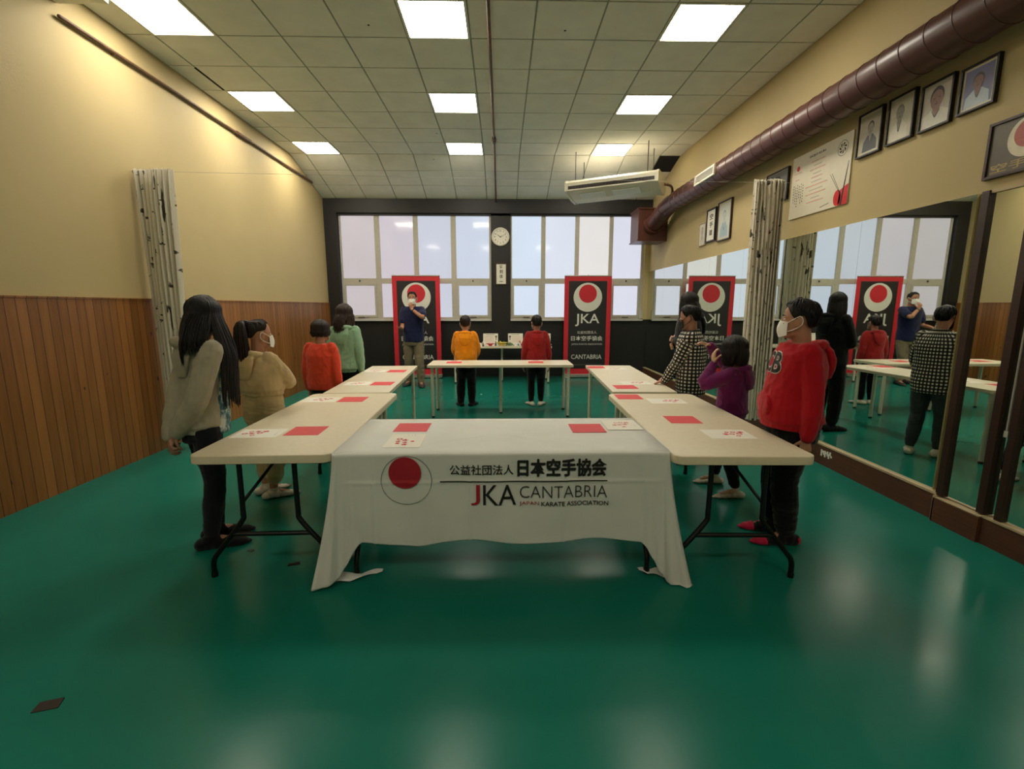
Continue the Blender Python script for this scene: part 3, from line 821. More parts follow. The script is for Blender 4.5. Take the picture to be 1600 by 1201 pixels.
g.obj('paper', [M_PAPER, M_INK], t)

# roll-up banners
M_BRED = mat('banner_red', (206, 38, 52), .55, var=.03); M_BBLACK = mat('banner_black', (36, 32, 33), .5, var=.05); M_BWHITE = mat('banner_white', (226, 224, 214), .5, var=.02)
M_ALU = mat('banner_base', (190, 186, 176), .35, metal=.6, var=.04)
def banner(x, y, rz, label):
    t = thing('roll_up_banner', label, 'banner', (x, y, 0), rz, 'red and black roll-up banners')
    W, H = 1.0, 2.09; z0 = .075
    g = G(); g.box(-W / 2, W / 2, -.002, .002, z0, z0 + H)
    f = lambda k: (lambda u, v: (u, -.0022 - .0004 * k, v + z0))
    g.poly([(-.405, .12), (.405, .12), (.405, 1.985), (-.405, 1.985)], 1, f(1))
    g.disc((0, 1.645), .303, 2, f(2), 56); g.disc((.0, 1.72), .19, 0, f(3), 48)
    g.text('JKA', f(2), 0, 1.035, .52, .265, 2, .012, 'c')
    g.text('公益社団法人', f(2), 0, .875, .42, .062, 2, .004, 'c')
    g.text('日本空手協会', f(2), 0, .725, .68, .105, 2, .016, 'c')
    g.text('JAPAN KARATE ASSOCIATION', f(2), 0, .625, .66, .044, 2, .0, 'c')
    g.text('CANTABRIA', f(2), 0, .33, .66, .098, 2, .006, 'c')
    g.poly([(-.33, .20), (.33, .20), (.33, .212), (-.33, .212)], 3, f(2))
    g.obj('printed_sheet', [M_BRED, M_BBLACK, M_BWHITE, M_GREYINK], t)
    g = G(); g.box(-W / 2 - .01, W / 2 + .01, -.06, .06, .012, .08, 0, .012)
    b = g.obj('base', M_ALU, t)
    for sx in (-.42, .42): g = G(); g.box(sx - .03, sx + .03, -.11, .09, 0, .012, 0, .003); g.obj('foot', M_ALU, b)
    g = G(); g.box(-W / 2, W / 2, -.012, .012, z0 + H - .01, z0 + H + .012, 0, .004); g.obj('top_rail', M_ALU, t)
    g = G(); g.rod((0, .02, .07), (0, .02, z0 + H + .03), .009, 8); g.obj('pole', M_ALU, t)
banner(-1.80, 10.08, R(.6), 'red and black banner with sun emblem behind the person in the navy shirt')
banner(1.83, 10.08, R(-.4), 'red and black banner with sun emblem beside the display table')

# ------------------------------------------------------------ tables
M_TOP = mat('blow_moulded_top', (214, 202, 172), .48, var=.03, nscale=30, bump=.12, bscale=500)
M_LAM = mat('white_laminate', (218, 208, 182), .36, var=.02, nscale=6)
def rounded(w, d, r, n=6):
    P = []
    for sx, sy, a0 in ((1, 1, 0), (-1, 1, 90), (-1, -1, 180), (1, -1, 270)):
        for k in range(n + 1):
            a = R(a0 + 90 * k / n); P.append((sx * (w / 2 - r) + r * math.cos(a), sy * (d / 2 - r) + r * math.sin(a)))
    return P
def slab(w, d, r, z0, z1, e=.006):
    g = G(); n = len(rounded(w, d, r)); rings = [(0, z0), (0, z1 - e), (e * .35, z1 - e * .3), (e, z1)]
    vs = []
    for i, z in rings: vs += [(x, y, z) for x, y in rounded(w - 2 * i, d - 2 * i, max(r - i, .002))]
    fs = [(i * n + k, i * n + (k + 1) % n, (i + 1) * n + (k + 1) % n, (i + 1) * n + k) for i in range(3) for k in range(n)]
    fs += [tuple(range(n - 1, -1, -1)), tuple(range(3 * n, 4 * n))]
    return g.add(vs, fs)
def folding_table(x, y, rz, label):
    """long side along local y"""
    t = thing('folding_table', label, 'table', (x, y, 0), rz, 'long folding tables')
    slab(.762, 1.83, .06, .695, .74).obj('tabletop', M_TOP, t, True)
    for sx in (-1, 1): g = G(); g.box(sx * .33 - .015, sx * .33 + .015, -.83, .83, .665, .694, 0, .004); g.obj('side_rail', M_STEEL, t)
    for s in (-1, 1):
        yy = s * .835
        fr = None
        for sx in (-1, 1):
            g = G(); g.tube(smooth_pts([(sx * .15, yy, .694), (sx * .152, yy, .40), (sx * .165, yy, .33), (sx * .29, yy, .17), (sx * .34, yy, .10), (sx * .345, yy, .014)], 4), .0145, 10)
            g.rod((sx * .345, yy, 0), (sx * .345, yy, .03), .018, 12)
            g.obj('leg', M_STEEL, t, True)
        g = G(); g.rod((-.225, yy, .255), (.225, yy, .255), .0135, 10); g.obj('crossbar', M_STEEL, t, True); g = G(); g.rod((-.33, yy, .68), (.33, yy, .68), .0135, 10); g.obj('crossbar', M_STEEL, t, True)
        g = G()
        for sx in (-1, 1): g.tube([(sx * .152, yy, .44), (sx * .03, yy - s * .30, .665)], .009, 8)
        g.tube([(0, yy - s * .24, .62), (0, yy - s * .42, .68)], .009, 8); g.obj('brace', M_STEEL, t, True)
    return t
def desk(x, y, rz, label, five=True, L=2.0):
    """long side along local x"""
    t = thing('white_table', label, 'table', (x, y, 0), rz, 'white tables on round legs')
    slab(L, .6, .006, .706, .74, .002).obj('tabletop', M_LAM, t, False)
    spots = [(-L / 2 + .06, -.24), (L / 2 - .06, -.24), (-L / 2 + .06, .24), (L / 2 - .06, .24)] + ([(0, 0)] if five else [])
    for sx, sy in spots:
        g = G(); g.rod((sx, sy, .02), (sx, sy, .70), .021, 16); g.rod((sx, sy, .695), (sx, sy, .706), .04, 16)
        l = g.obj('leg', M_WHITESTEEL, t, True)
        g = G(); g.rod((sx, sy, 0), (sx, sy, .022), .0225, 16); g.obj('foot_cap', M_BLACKP, l, True)
    return t
folding_table(-1.325, 3.352, R(1.2), 'long pale folding table standing in front of the girl in the light grey hoodie')
folding_table(1.325, 3.275, R(-1.5), 'long pale folding table standing in front of the boy in the lettered red hoodie')
folding_table(0, 2.835, R(90), 'folding table under the white printed cloth')
desk(-1.395, 5.29, R(92.5), 'narrow white table beside the children in coral and mint tops')
desk(1.385, 5.28, R(87.2), 'narrow white table beside the person in the checked shirt')
desk(-.02, 6.64, 0, 'white table standing across the room before the two boys in hoodies')
desk(.0, 9.62, 0, 'white display table against the black wall between the banners')

# ------------------------------------------------------------ printed tablecloth
M_CLOTH = mat('white_cloth', (216, 217, 210), .8, var=.03, nscale=5, bump=.1, bscale=200, sheen=.1)
def cloth_front(x, z):
    """y of the hanging front at (x, z)"""
    d = max(0, .745 - z)
    return 2.442 - .010 - .03 * d - .006 * math.sin(x * 7 + 1) * d * 2 - .004 * math.sin(x * 19 + z * 5) * min(1, d * 4) - .0045 * math.exp(-((z - .585) / .009) ** 2) - sum(.004 * math.exp(-((x - c) / .008) ** 2) for c in (-.70, -.18, .34, .78)) * min(1, d * 8) - .004 * noise.noise(Vector((x * 5, z * 9, 1))) * min(1, d * 6)
def tablecloth():
    hw, y0, y1, zt = .922, 2.442, 3.228, .7445
    path = []                                    # (x, y, nx, ny, drop, flare, along)
    n1, nf, nc = 22, 230, 12
    for k in range(n1): path.append((-hw, y1 + (y0 + .03 - y1) * k / n1, -1, 0))
    for k in range(nc + 1):
        a = R(180 + 90 * k / nc); path.append((-hw + .03 + .03 * math.cos(a), y0 + .03 + .03 * math.sin(a), math.cos(a), math.sin(a)))
    for k in range(1, nf): path.append((-hw + .03 + (2 * hw - .06) * k / nf, y0, 0, -1))
    for k in range(nc + 1):
        a = R(270 + 90 * k / nc); path.append((hw - .03 + .03 * math.cos(a), y0 + .03 + .03 * math.sin(a), math.cos(a), math.sin(a)))
    for k in range(1, n1 + 1): path.append((hw, y0 + .03 + (y1 - y0 - .03) * k / n1, 1, 0))
    nt = 70
    rows = []
    for j in range(nt + 1):
        t = j / nt; row = []
        for k, (x, y, nx, ny) in enumerate(path):
            front = ny < -.5
            e = max(0.0, (abs(x) - .765) / (hw - .765)) if front else 1.0
            e = e * e * (3 - 2 * e)
            L = .505 + .012 * math.sin(x * 9) + .015 * math.exp(-((x + .45) / .08) ** 2) + e * (.745 - .505) if front else .735
            corner = abs(nx * ny) * 2
            back = max(0, (y - 2.6) / .62) if abs(nx) > .9 else 0
            fl = (.015 + .07 * corner ** .5 + (.03 * e if front else 0)) * (1 - back)
            d = L * t
            z = zt - d
            fl_t = .004 + fl * (d / .745) ** 1.4
            px, py = x + nx * fl_t, y + ny * fl_t
            if abs(nx) > .9 and y > 2.47: px = x + nx * .004 + nx * .006 * math.sin(y * 20) * t - nx * .006 * back * t
            if front: py = y + ny * .010 - (y - cloth_front(x, z) - .010) * 1.0 * (1 - e) - e * fl_t * .9 if d > .006 else y + ny * d
            if front and e > 0: px += math.copysign(.03 * e * (d / .745) ** 1.5, x)
            w = .010 * e * math.sin(k * 1.3) * t if front else .012 * corner * math.sin(k * 2.2) * t
            py += w; px += w * .5
            row.append((px, py, max(z, .006 + .004 * abs(math.sin(k * .9)))))
        rows.append(row)
    g = G(); n = len(path)
    vs = [p for r in rows for p in r]
    g.add(vs, [(j * n + k, j * n + k + 1, (j + 1) * n + k + 1, (j + 1) * n + k) for j in range(nt) for k in range(n - 1)])
    # flat top with a back edge that turns down
    c = [(p[0], p[1], zt) for p in path]
    cen = len(g.v); cx = [(x, y, zt) for x, y, _ in c]
    m = len(c)
    nin = 6
    ring = []
    for q in range(nin + 1):
        s_ = 1 - q / (nin + .6)
        ring.append([(x * s_, 2.835 + (y - 2.835) * s_, zt + .0008 * math.sin(x * 12) * (q > 0)) for x, y, _ in c])
    vs = [p for r in ring for p in r]
    g.add(vs, [(q * m + k, q * m + k + 1, (q + 1) * m + k + 1, (q + 1) * m + k) for q in range(nin) for k in range(m - 1)])
    g.add(ring[-1], [tuple(range(m))])
    bk = [ring[0][0], ring[0][-1]]
    for q in range(nin): g.add([ring[q][0], ring[q][-1], ring[q + 1][-1], ring[q + 1][0]], [(0, 1, 2, 3)])
    g.grid(lambda u, v: (-hw + 2 * hw * u, y1 + .006 + .004 * math.sin(u * 30) * v, zt - .22 * v), 40, 6)
    # trailing hems on the floor at both front corners
    g.grid(lambda u, v: (-.985 + .29 * u, 2.40 + .15 * u * .8 + .06 * (v - .5) * (1 - u * .5) + .01 * math.sin(u * 9), .010 + .05 * (1 - u) ** 2 * v + .012 * abs(math.sin(u * 7 + v * 2))), 18, 8)
    g.grid(lambda u, v: (.99 - .20 * u, 2.42 + .08 * u + .07 * (v - .5) * (1 - u * .5), .010 + .06 * (1 - u) ** 2 * v + .012 * abs(math.sin(u * 8 + v))), 18, 8)
    me = g.mesh('cloth', [M_CLOTH])
    bm = bmesh.new(); bm.from_mesh(me); bmesh.ops.remove_doubles(bm, verts=bm.verts[:], dist=.0012); bmesh.ops.recalc_face_normals(bm, faces=bm.faces[:]); bm.to_mesh(me); bm.free()
    me.polygons.foreach_set('use_smooth', [True] * len(me.polygons))
    t = thing('tablecloth', 'white printed cloth with black and red lettering over the front table', 'tablecloth', (0, 0, 0))
    o = bpy.data.objects.new('cloth', me); C.objects.link(o); o.parent = t
    sol = o.modifiers.new('thickness', 'SOLIDIFY'); sol.thickness = .0018; sol.offset = -1
    def on(k): return lambda x, z: (x, cloth_front(x, z) - .0065 - .0005 * k, z)
    def dense(fnc):                              # follow the folds: split long edges first
        return fnc
    g = G()
    cx, cz = -.518, .600
    seg = 72
    for r0, r1, m_, c0, k_ in ((.137, .1345, 1, (cx, cz - .0), 1),):
        g.disc(c0, r0, m_, on(k_), seg, r1)
    c0 = (-.526, .642)
    for q in range(8):
        a, b_ = .088 * q / 8, .088 * (q + 1) / 8
        if q == 0: g.disc(c0, b_, 0, on(1), seg)
        else: g.disc(c0, b_, 0, on(1), seg, a)
    g.obj('sun_emblem', [M_INKR, M_INK], t)
    g = G()
    for q, (dx, dz) in enumerate(((0, 0), (.0012, .0008))): g.text('公益社団法人', on(1 + q * .4), -.285 + dx, .628 + dz, .345, .056, 1, .004)
    for q, (dx, dz) in enumerate(((0, 0), (.003, .0), (.0015, .0025), (-.001, -.002))): g.text('日本空手協会', on(1 + q * .4), .082 + dx, .617 + dz, .484, .098, 1, .016)
    for q in range(40):
        a, b_ = -.338 + .911 * q / 40, -.338 + .911 * (q + 1) / 40
        g.poly([(a, .589), (b_, .589), (b_, .5945), (a, .5945)], 1, on(1))
    g.text('J', on(1), -.172, .455, .050, .118, 0, .0); g.text('KA', on(1), -.105, .458, .18, .115, 1, .0)
    g.text('CANTABRIA', on(1), .095, .496, .478, .068, 2, -.012)
    g.text('JAPAN', on(1), .093, .450, .107, .026, 0, -.002); g.text('KARATE ASSOCIATION', on(1), .213, .450, .368, .026, 1, .012)
    g.obj('printed_lettering', [M_INKR, M_INK, M_GREYK], t)
M_INKR = mat('cloth_red_print', (168, 26, 40), .7, var=.04); M_GREYK = mat('cloth_grey_print', (44, 42, 42), .7)
tablecloth()

# ------------------------------------------------------------ papers on the tables
def red_sheet(x, y, rz, z, label, s=.215):
    g = G(); g.box(-s / 2, s / 2, -s / 2, s / 2, 0, .0012)
    o = g.obj('red_paper_square', M_RED, None, loc=(x, y, z)); o.rotation_euler = (0, 0, R(rz)); tag(o, label, 'paper', 'red paper squares on the tables')
def print_sheet(x, y, rz, z, label, w=.297, d=.21, seed=0, faint=False, off=.0):
    rnd = random.Random(seed); g = G(); g.box(-w / 2, w / 2, -d / 2, d / 2, 0, .0008)
    fn = lambda u, v: (u, v, .0011)
    spots = [(-.75, -.1, .9), (-.45, .45, .7), (-.2, -.05, .8), (.1, .5, .8), (.1, -.55, .7), (.45, .05, .95), (.75, .5, .9)]
    for a, b_, s in spots:
        cx, cy = off * w + a * w * .26, b_ * d * .38; r = .022 * s
        k = rnd.choice((0, 1, 2))
        if k == 0:
            a0 = rnd.uniform(0, 1.5); g.disc((cx, cy), r, 1, fn, 6, r * .45)
        elif k == 1:
            a0 = rnd.uniform(0, 3); g.poly([(cx + r * 1.2 * math.cos(a0 + q * PI / 2), cy + r * math.sin(a0 + q * PI / 2)) for q in range(4)], 1, fn)
        else:
            pts = []
            for q in range(10): rr = r * (1.15 if q % 2 == 0 else .6); pts.append((cx + rr * math.cos(2 * PI * q / 10), cy + rr * math.sin(2 * PI * q / 10)))
            g.poly(pts, 1, fn)
    for q in range(3): g.poly([(w * .36, -.02 * q), (w * .40, -.02 * q), (w * .40, -.02 * q + .003), (w * .36, -.02 * q + .003)], 2, fn)
    o = g.obj('printed_sheet', [M_PAPER, M_INKPINK if faint else M_INKRED, M_GREYINK], None, loc=(x, y, z)); o.rotation_euler = (0, 0, R(rz)); tag(o, label, 'paper', 'white sheets printed with red motifs')
ZT, ZCl = .7402, .7458
red_sheet(-1.255, 2.945, 2, ZT, 'red paper square beside the sheet in front of the grey hoodie girl')
print_sheet(-1.525, 2.89, 2, ZT, 'white sheet with red motifs in front of the grey hoodie girl', .28, seed=1, off=-.12)
red_sheet(-1.28, 3.975, 0, ZT, 'red paper square on the folding table beside the girl in beige, at its far end')
print_sheet(-1.552, 3.97, 0, ZT, 'white sheet with red motifs at the table edge beside the girl in beige', seed=2, off=.05)
red_sheet(-1.237, 4.815, 0, ZT, 'red paper square on the narrow table level with the coral top')
print_sheet(-1.50, 4.82, 0, ZT, 'pale sheet with faint marks on the narrow table level with the coral top', .25, seed=3, faint=True, off=.0)
red_sheet(-1.297, 5.765, 0, ZT, 'red paper square on the narrow table level with the mint top')
print_sheet(-1.565, 5.78, 0, ZT, 'pale sheet with faint marks on the narrow table level with the mint top', .25, seed=4, faint=True)
red_sheet(-.586, 2.995, 0, ZCl, 'red paper square on the white cloth above the round emblem')
print_sheet(-.571, 2.69, 90, ZCl, 'white sheet with red motifs on the cloth, just above the round emblem', .28, seed=5, off=-.1)
red_sheet(.552, 2.953, 0, ZCl, 'red paper square on the white cloth at the lettering end')
print_sheet(.795, 3.03, 0, ZCl + .0013, 'white sheet with red motifs on the far corner of the white cloth', .23, .26, seed=6, faint=True)
red_sheet(1.27, 3.19, -3, ZT, 'red paper square on the folding table nearest the purple hoodie girl')
print_sheet(1.41, 2.81, -2, ZT, 'white sheet with red motifs in front of the lettered red hoodie boy', .28, seed=7, off=.15)
red_sheet(1.115, 4.04, -2, ZT, 'red paper square at the far rounded end of the folding table on the mirror side')
print_sheet(1.386, 3.85, -2, ZT, 'white sheet with red motifs at the far end of the mirror side folding table', seed=8, off=.15)
red_sheet(1.222, 4.55, 0, ZT, 'red paper square at the near end of the narrow table by the checked shirt')
print_sheet(1.39, 4.805, 0, ZT, 'white sheet with red motifs by the hand of the person in the checked shirt', seed=9, off=.1)
red_sheet(1.235, 6.08, -3, ZT, 'red paper square at the far end of the mirror side narrow table')
print_sheet(1.45, 5.94, -3, ZT, 'white sheet with faint marks at the far end of the mirror side narrow table', seed=10, faint=True)
red_sheet(-.683, 6.67, 2, ZT, 'red paper square on the cross table before the yellow hoodie')
print_sheet(-.70, 6.865, 2, ZT, 'white sheet with red motifs on the cross table before the yellow hoodie', .22, .13, seed=11)
red_sheet(.485, 6.67, -1, ZT, 'red paper square on the cross table before the dark red hoodie')
print_sheet(.49, 6.86, -1, ZT, 'white sheet with red motifs on the cross table before the dark red hoodie', .22, .13, seed=12)

# ------------------------------------------------------------ things on the display table
def diploma(x, rz, label, off=1):
    t = thing('diploma', label, 'diploma', (x, 9.8, .74), R(rz), 'white diplomas standing on the display table')
    M = Matrix.Rotation(R(-8), 4, 'X')
    g = G(); g.box(-.155, .155, 0, .004, 0, .235, 0, 0, M)
    fn = lambda u, v: tuple(M @ Vector((u, -.0006, v)))
    for k in range(6): g.poly([(-.12 + .05 * (off < 0), .17 - k * .022), (.06 + .05 * (off < 0), .17 - k * .022), (.06 + .05 * (off < 0), .173 - k * .022), (-.12 + .05 * (off < 0), .173 - k * .022)], 1, fn)
    g.poly([(-.09, .205), (.08, .205), (.08, .212), (-.09, .212)], 2, fn)
    g.disc((.115 * off, .17), .022, 2, fn, 9); g.poly([(.105 * off, .10), (.125 * off, .10), (.122 * off, .15), (.108 * off, .15)], 2, fn)
    g.obj('card', [M_PAPER, M_INKPINK, M_GREYINK], t)
    g = G(); g.add([(-.02, .006, .01), (.02, .006, .01), (.02, .12, 0), (-.02, .12, 0), (-.02, .03, .17), (.02, .03, .17)], [(0, 1, 5, 4), (2, 3, 4, 5), (1, 2, 5), (3, 0, 4), (0, 3, 2, 1)]); g.obj('prop', M_PAPER, t)
diploma(-.235, 0, 'white diploma card standing nearest the yellow hoodie boy', 1)
diploma(.285, 0, 'white diploma card standing between the yellow figure and the dark red hoodie', -1)
diploma(.86, -8, 'white diploma card mostly hidden behind the dark red hoodie boy', 1)
def crane(x, y, s, rz, cols, label, kind):
    """folded paper figure: body, neck, tail and two raised wings"""
    t = thing('paper_figure', label, 'paper figure', (x, y, .74), R(rz), 'small folded paper figures on the display table')
    s *= 1.3
    m = [mat('fold_%d_%d_%d' % c, c, .6, var=.05) for c in cols]
    g = G(); g.add([(s * a, s * b_, s * c) for a, b_, c in ((-.5, 0, .28), (.5, 0, .28), (0, -.28, .22), (0, .28, .22), (0, 0, .02), (0, 0, .5), (-.3, -.16, 0), (.3, -.16, 0), (.3, .16, 0), (-.3, .16, 0))],
          [(0, 2, 5), (2, 1, 5), (1, 3, 5), (3, 0, 5), (0, 6, 2), (2, 7, 1), (1, 8, 3), (3, 9, 0), (6, 7, 2), (7, 8, 1), (8, 9, 3), (9, 6, 0), (6, 9, 8, 7)])
    g.obj('body', m[0], t)
    if kind in ('bird', 'dog'):
        g = G(); g.add([(s * a, s * b_, s * c) for a, b_, c in ((.35, -.06, .3), (.35, .06, .3), (.45, 0, .22), (.62, 0, .95), (.85, 0, .85))], [(0, 1, 3), (1, 2, 3), (2, 0, 3), (0, 3, 4), (1, 4, 3), (0, 2, 1)]); g.obj('head', m[-1], t)
        g = G(); g.add([(s * a, s * b_, s * c) for a, b_, c in ((-.35, -.06, .3), (-.35, .06, .3), (-.45, 0, .22), (-.8, 0, .9))], [(0, 1, 3), (1, 2, 3), (2, 0, 3), (0, 2, 1)]); g.obj('tail', m[0], t)
    if kind in ('bird', 'flower'):
        for sg in (-1, 1):
            g = G(); g.add([(s * a, s * b_, s * c) for a, b_, c in ((-.25, sg * .1, .3), (.25, sg * .1, .3), (0, sg * .95, .75), (0, sg * .12, .36))], [(0, 1, 2), (0, 3, 2), (1, 3, 2), (0, 1, 3)]); g.obj('wing', m[-1], t)
    if kind == 'flower':
        for k in range(6):
            a = k * PI / 3; c, q = math.cos(a), math.sin(a); g = G()
            g.add([(0, 0, s * .3), (s * (.5 * c - .3 * q), s * (.5 * q + .3 * c), s * .55), (s * c, s * q, s * .5), (s * (.5 * c + .3 * q), s * (.5 * q - .3 * c), s * .55), (s * .5 * c, s * .5 * q, s * .3)], [(0, 1, 2, 3), (0, 4, 1), (1, 4, 2), (2, 4, 3), (3, 4, 0)]); g.obj('petal', m[0], t)
    if kind == 'frog':
        for sx in (-1, 1):
            g = G(); g.ell((s * .18 * sx, -s * .2, s * .62), (s * .14, s * .14, s * .16), 10, 8); g.obj('eye', m[-1], t, True)
            for sy in (-1, 1):
                g = G(); g.add([(s * a, s * b_, s * c) for a, b_, c in ((.15 * sx, .1 * sy, .25), (.35 * sx, .12 * sy, .3), (.75 * sx, .3 * sy, 0), (.5 * sx, .35 * sy, 0))], [(0, 1, 2, 3), (3, 2, 1, 0)]); g.obj('leg', m[0], t)
crane(-.46, 9.6, .10, 200, [(226, 222, 214), (30, 28, 28)], 'black and white folded paper dog beside the yellow hoodie sleeve', 'dog')
crane(-.53, 9.47, .075, 30, [(226, 222, 210)], 'white folded paper bird low at the yellow hoodie sleeve', 'bird')
crane(-.375, 9.42, .055, 80, [(34, 30, 28)], 'dark folded paper bird in front of the first diploma', 'bird')
crane(-.235, 9.52, .075, 0, [(206, 78, 92), (224, 190, 186)], 'pink and red folded paper flower below the first diploma', 'flower')
crane(.0, 9.52, .105, 20, [(214, 198, 96)], 'yellow folded paper flower between the two diplomas', 'flower')
crane(.165, 9.58, .10, 0, [(92, 122, 78), (226, 222, 210)], 'green folded paper frog with white eyes below the second diploma', 'frog')
crane(.335, 9.56, .075, 100, [(112, 168, 190), (220, 224, 220)], 'light blue folded paper bird below the second diploma', 'bird')
crane(.43, 9.5, .085, 160, [(186, 40, 50)], 'red folded paper bird beside the dark red hoodie sleeve', 'bird')
crane(.97, 9.5, .045, 10, [(226, 222, 210)], 'white folded paper flower at the free end of the display table', 'flower')
t = thing('small_bottle', 'tiny dark green bottle between the pink and yellow paper flowers', 'bottle', (-.125, 9.5, .74))
g = G(); g.loft([(0, 0, 0, .016, .016), (0, 0, .05, .016, .016), (0, 0, .065, .007, .007), (0, 0, .085, .007, .007)], 16); g.obj('glass', mat('dark_green', (24, 44, 30), .25), t, True)
g = G(); g.rod((0, 0, .085), (0, 0, .098), .009, 12); g.obj('cap', M_BLACKP, t)

# ------------------------------------------------------------ scraps on the floor
def scrap(x, y, w, d, rz, label, m=M_BLACKP, h=.003):
    g = G(); g.add([(-w / 2, -d / 2, 0), (w / 2, -d * .4, 0), (w * .42, d / 2, 0), (-w * .5, d * .42, 0), (-w / 2, -d / 2, h), (w / 2, -d * .4, h), (w * .42, d / 2, h * 1.6), (-w * .5, d * .42, h)], [(0, 3, 2, 1), (4, 5, 6, 7), (0, 1, 5, 4), (1, 2, 6, 5), (2, 3, 7, 6), (3, 0, 4, 7)])
    o = g.obj('tape_scrap', m, None, loc=(x, y, 0)); o.rotation_euler = (0, 0, R(rz)); tag(o, label, 'scrap', 'scraps lying on the green floor')
scrap(-1.763, 1.627, .085, .055, 12, 'black square scrap lying alone on the open green floor', mat('dark_scrap', (44, 34, 26), .6))
scrap(-1.95, 3.33, .02, .016, 30, 'tiny dark speck on the floor beside the girl in the grey hoodie')
scrap(-1.597, 2.792, .04, .02, -20, 'small dark scrap on the floor under the folding table near the grey hoodie girl')
scrap(-1.252, 2.627, .07, .03, 15, 'wider dark scrap on the floor beside the hanging corner of the cloth')
scrap(-1.05, 8.12, .16, .03, 5, 'long dark scrap on the floor between instructor and cross table')
scrap(-.366, 8.12, .03, .02, 0, 'tiny white scrap on the floor beside the yellow hoodie boy', M_PAPER)
scrap(.357, 7.62, .06, .015, -8, 'thin dark scrap on the floor beside the dark red hoodie boy')

# ------------------------------------------------------------ people
def grow(g, name, mats, parent, vox=.006, it=4, fold=0.0, fseed=0, ffreq=(9, 9, 7), post=None):
    """weld overlapping volumes into one continuous skin, then soften it and add cloth folds"""
    me = g.mesh('volume', [])
    o = bpy.data.objects.new('volume', me); C.objects.link(o)
    r = o.modifiers.new('r', 'REMESH'); r.mode = 'VOXEL'; r.voxel_size = vox
    s = o.modifiers.new('s', 'SMOOTH'); s.factor = .5; s.iterations = it
    dg = bpy.context.evaluated_depsgraph_get(); dg.update()
    nm = bpy.data.meshes.new_from_object(o.evaluated_get(dg)); nm.name = name
    bpy.data.objects.remove(o); bpy.data.meshes.remove(me)
    if fold:
        off = Vector((fseed * 3.1, fseed * 1.7, fseed * 2.3))
        n = len(nm.vertices); co = [0.0] * (3 * n); nn = [0.0] * (3 * n)
        nm.vertices.foreach_get('co', co); nm.vertices.foreach_get('normal', nn)
        for i in range(0, 3 * n, 3):
            q = Vector((co[i] * ffreq[0], co[i + 1] * ffreq[1], co[i + 2] * ffreq[2])) + off
            f = fold * (noise.noise(q) * .8 + (1 - abs(noise.noise(q * 2.1 + Vector((5, 0, 2)))) * 2) * .5 - .2)
            co[i] += nn[i] * f; co[i + 1] += nn[i + 1] * f; co[i + 2] += nn[i + 2] * f
        nm.vertices.foreach_set('co', co)
    nm.polygons.foreach_set('use_smooth', [True] * len(nm.polygons))
    nm.materials.clear()
    for m in (mats if isinstance(mats, list) else [mats]): nm.materials.append(m)
    if post: post(nm)
    nm.update()
    ob = bpy.data.objects.new(name, nm); C.objects.link(ob); ob.parent = parent
    return ob

def ik(A, T, a, b, pole):
    A = Vector(A); T = Vector(T); d = T - A; L = d.length
    if L > (a + b) * .995: d = d * ((a + b) * .995 / L); T = A + d; L = d.length
    x = (a * a - b * b + L * L) / (2 * L); h = math.sqrt(max(a * a - x * x, 0)); u = d / L
    p = Vector(pole); p = (p - u * p.dot(u)).normalized()
    return A + u * x + p * h, T

def add_hand(g, W, d, n, side, k=1.0, curl=.35, fist=False):
    """palm, four fingers of unequal length with two bends each, thumb from the palm's side; side +1 right"""
    d = Vector(d).normalized(); n = Vector(n); n = (n - d * n.dot(d)).normalized()
    th = d.cross(n) * side
    lens = (.068, .076, .070, .054)
    for i, o in enumerate((.031, .011, -.010, -.029)):
        K = W + d * (.088 - .004 * abs(i - 1)) * k + th * o * k
        g.tube([W + th * o * .55 * k, (W + K) / 2 + th * o * .1 * k, K], [.013 * k, .0125 * k, .0108 * k], 8)
        p = K; c = curl * (1 + .12 * i); dirv = d.copy(); pts = [K - d * .004]
        for f, s_ in ((.44, .5), (.32, 1.0), (.24, .9)):
            q = Quaternion(d.cross(n), c * s_); dirv = q @ dirv
            p = p + dirv * lens[i] * f * k; pts.append(p)
        g.tube(pts, [.0098 * k, .0092 * k, .0086 * k, .0076 * k], 8)
    t0 = W + d * .022 * k + th * .022 * k; dv = (d * .62 + th * .72 + n * .2).normalized()
    p1 = t0 + dv * .038 * k; dv2 = (dv + n * .35 * (1 + curl) + d * .3).normalized(); p2 = p1 + dv2 * .030 * k; p3 = p2 + (dv2 + n * .2).normalized() * .024 * k
    g.tube([W + th * .008 * k, t0, p1, p2, p3], [.013 * k, .0135 * k, .0112 * k, .0098 * k, .0082 * k], 8)

SK = {}
def skin(c):
    if c not in SK: SK[c] = mat('skin_%d' % len(SK), c, .55, var=.05, nscale=22, bump=.05)
    return SK[c]
M_EYE = mat('eye_white', (225, 220, 210), .3); M_IRIS = mat('iris_dark', (38, 24, 16), .25)
M_MASK = mat('mask_white', (232, 230, 222), .8, var=.02, bump=.08); M_MASKB = mat('mask_black', (26, 24, 24), .8, var=.05)
HB = m_hair('hair_black', (20, 15, 13)); HD = m_hair('hair_dark_brown', (34, 22, 17)); HM = m_hair('hair_brown', (48, 33, 25))

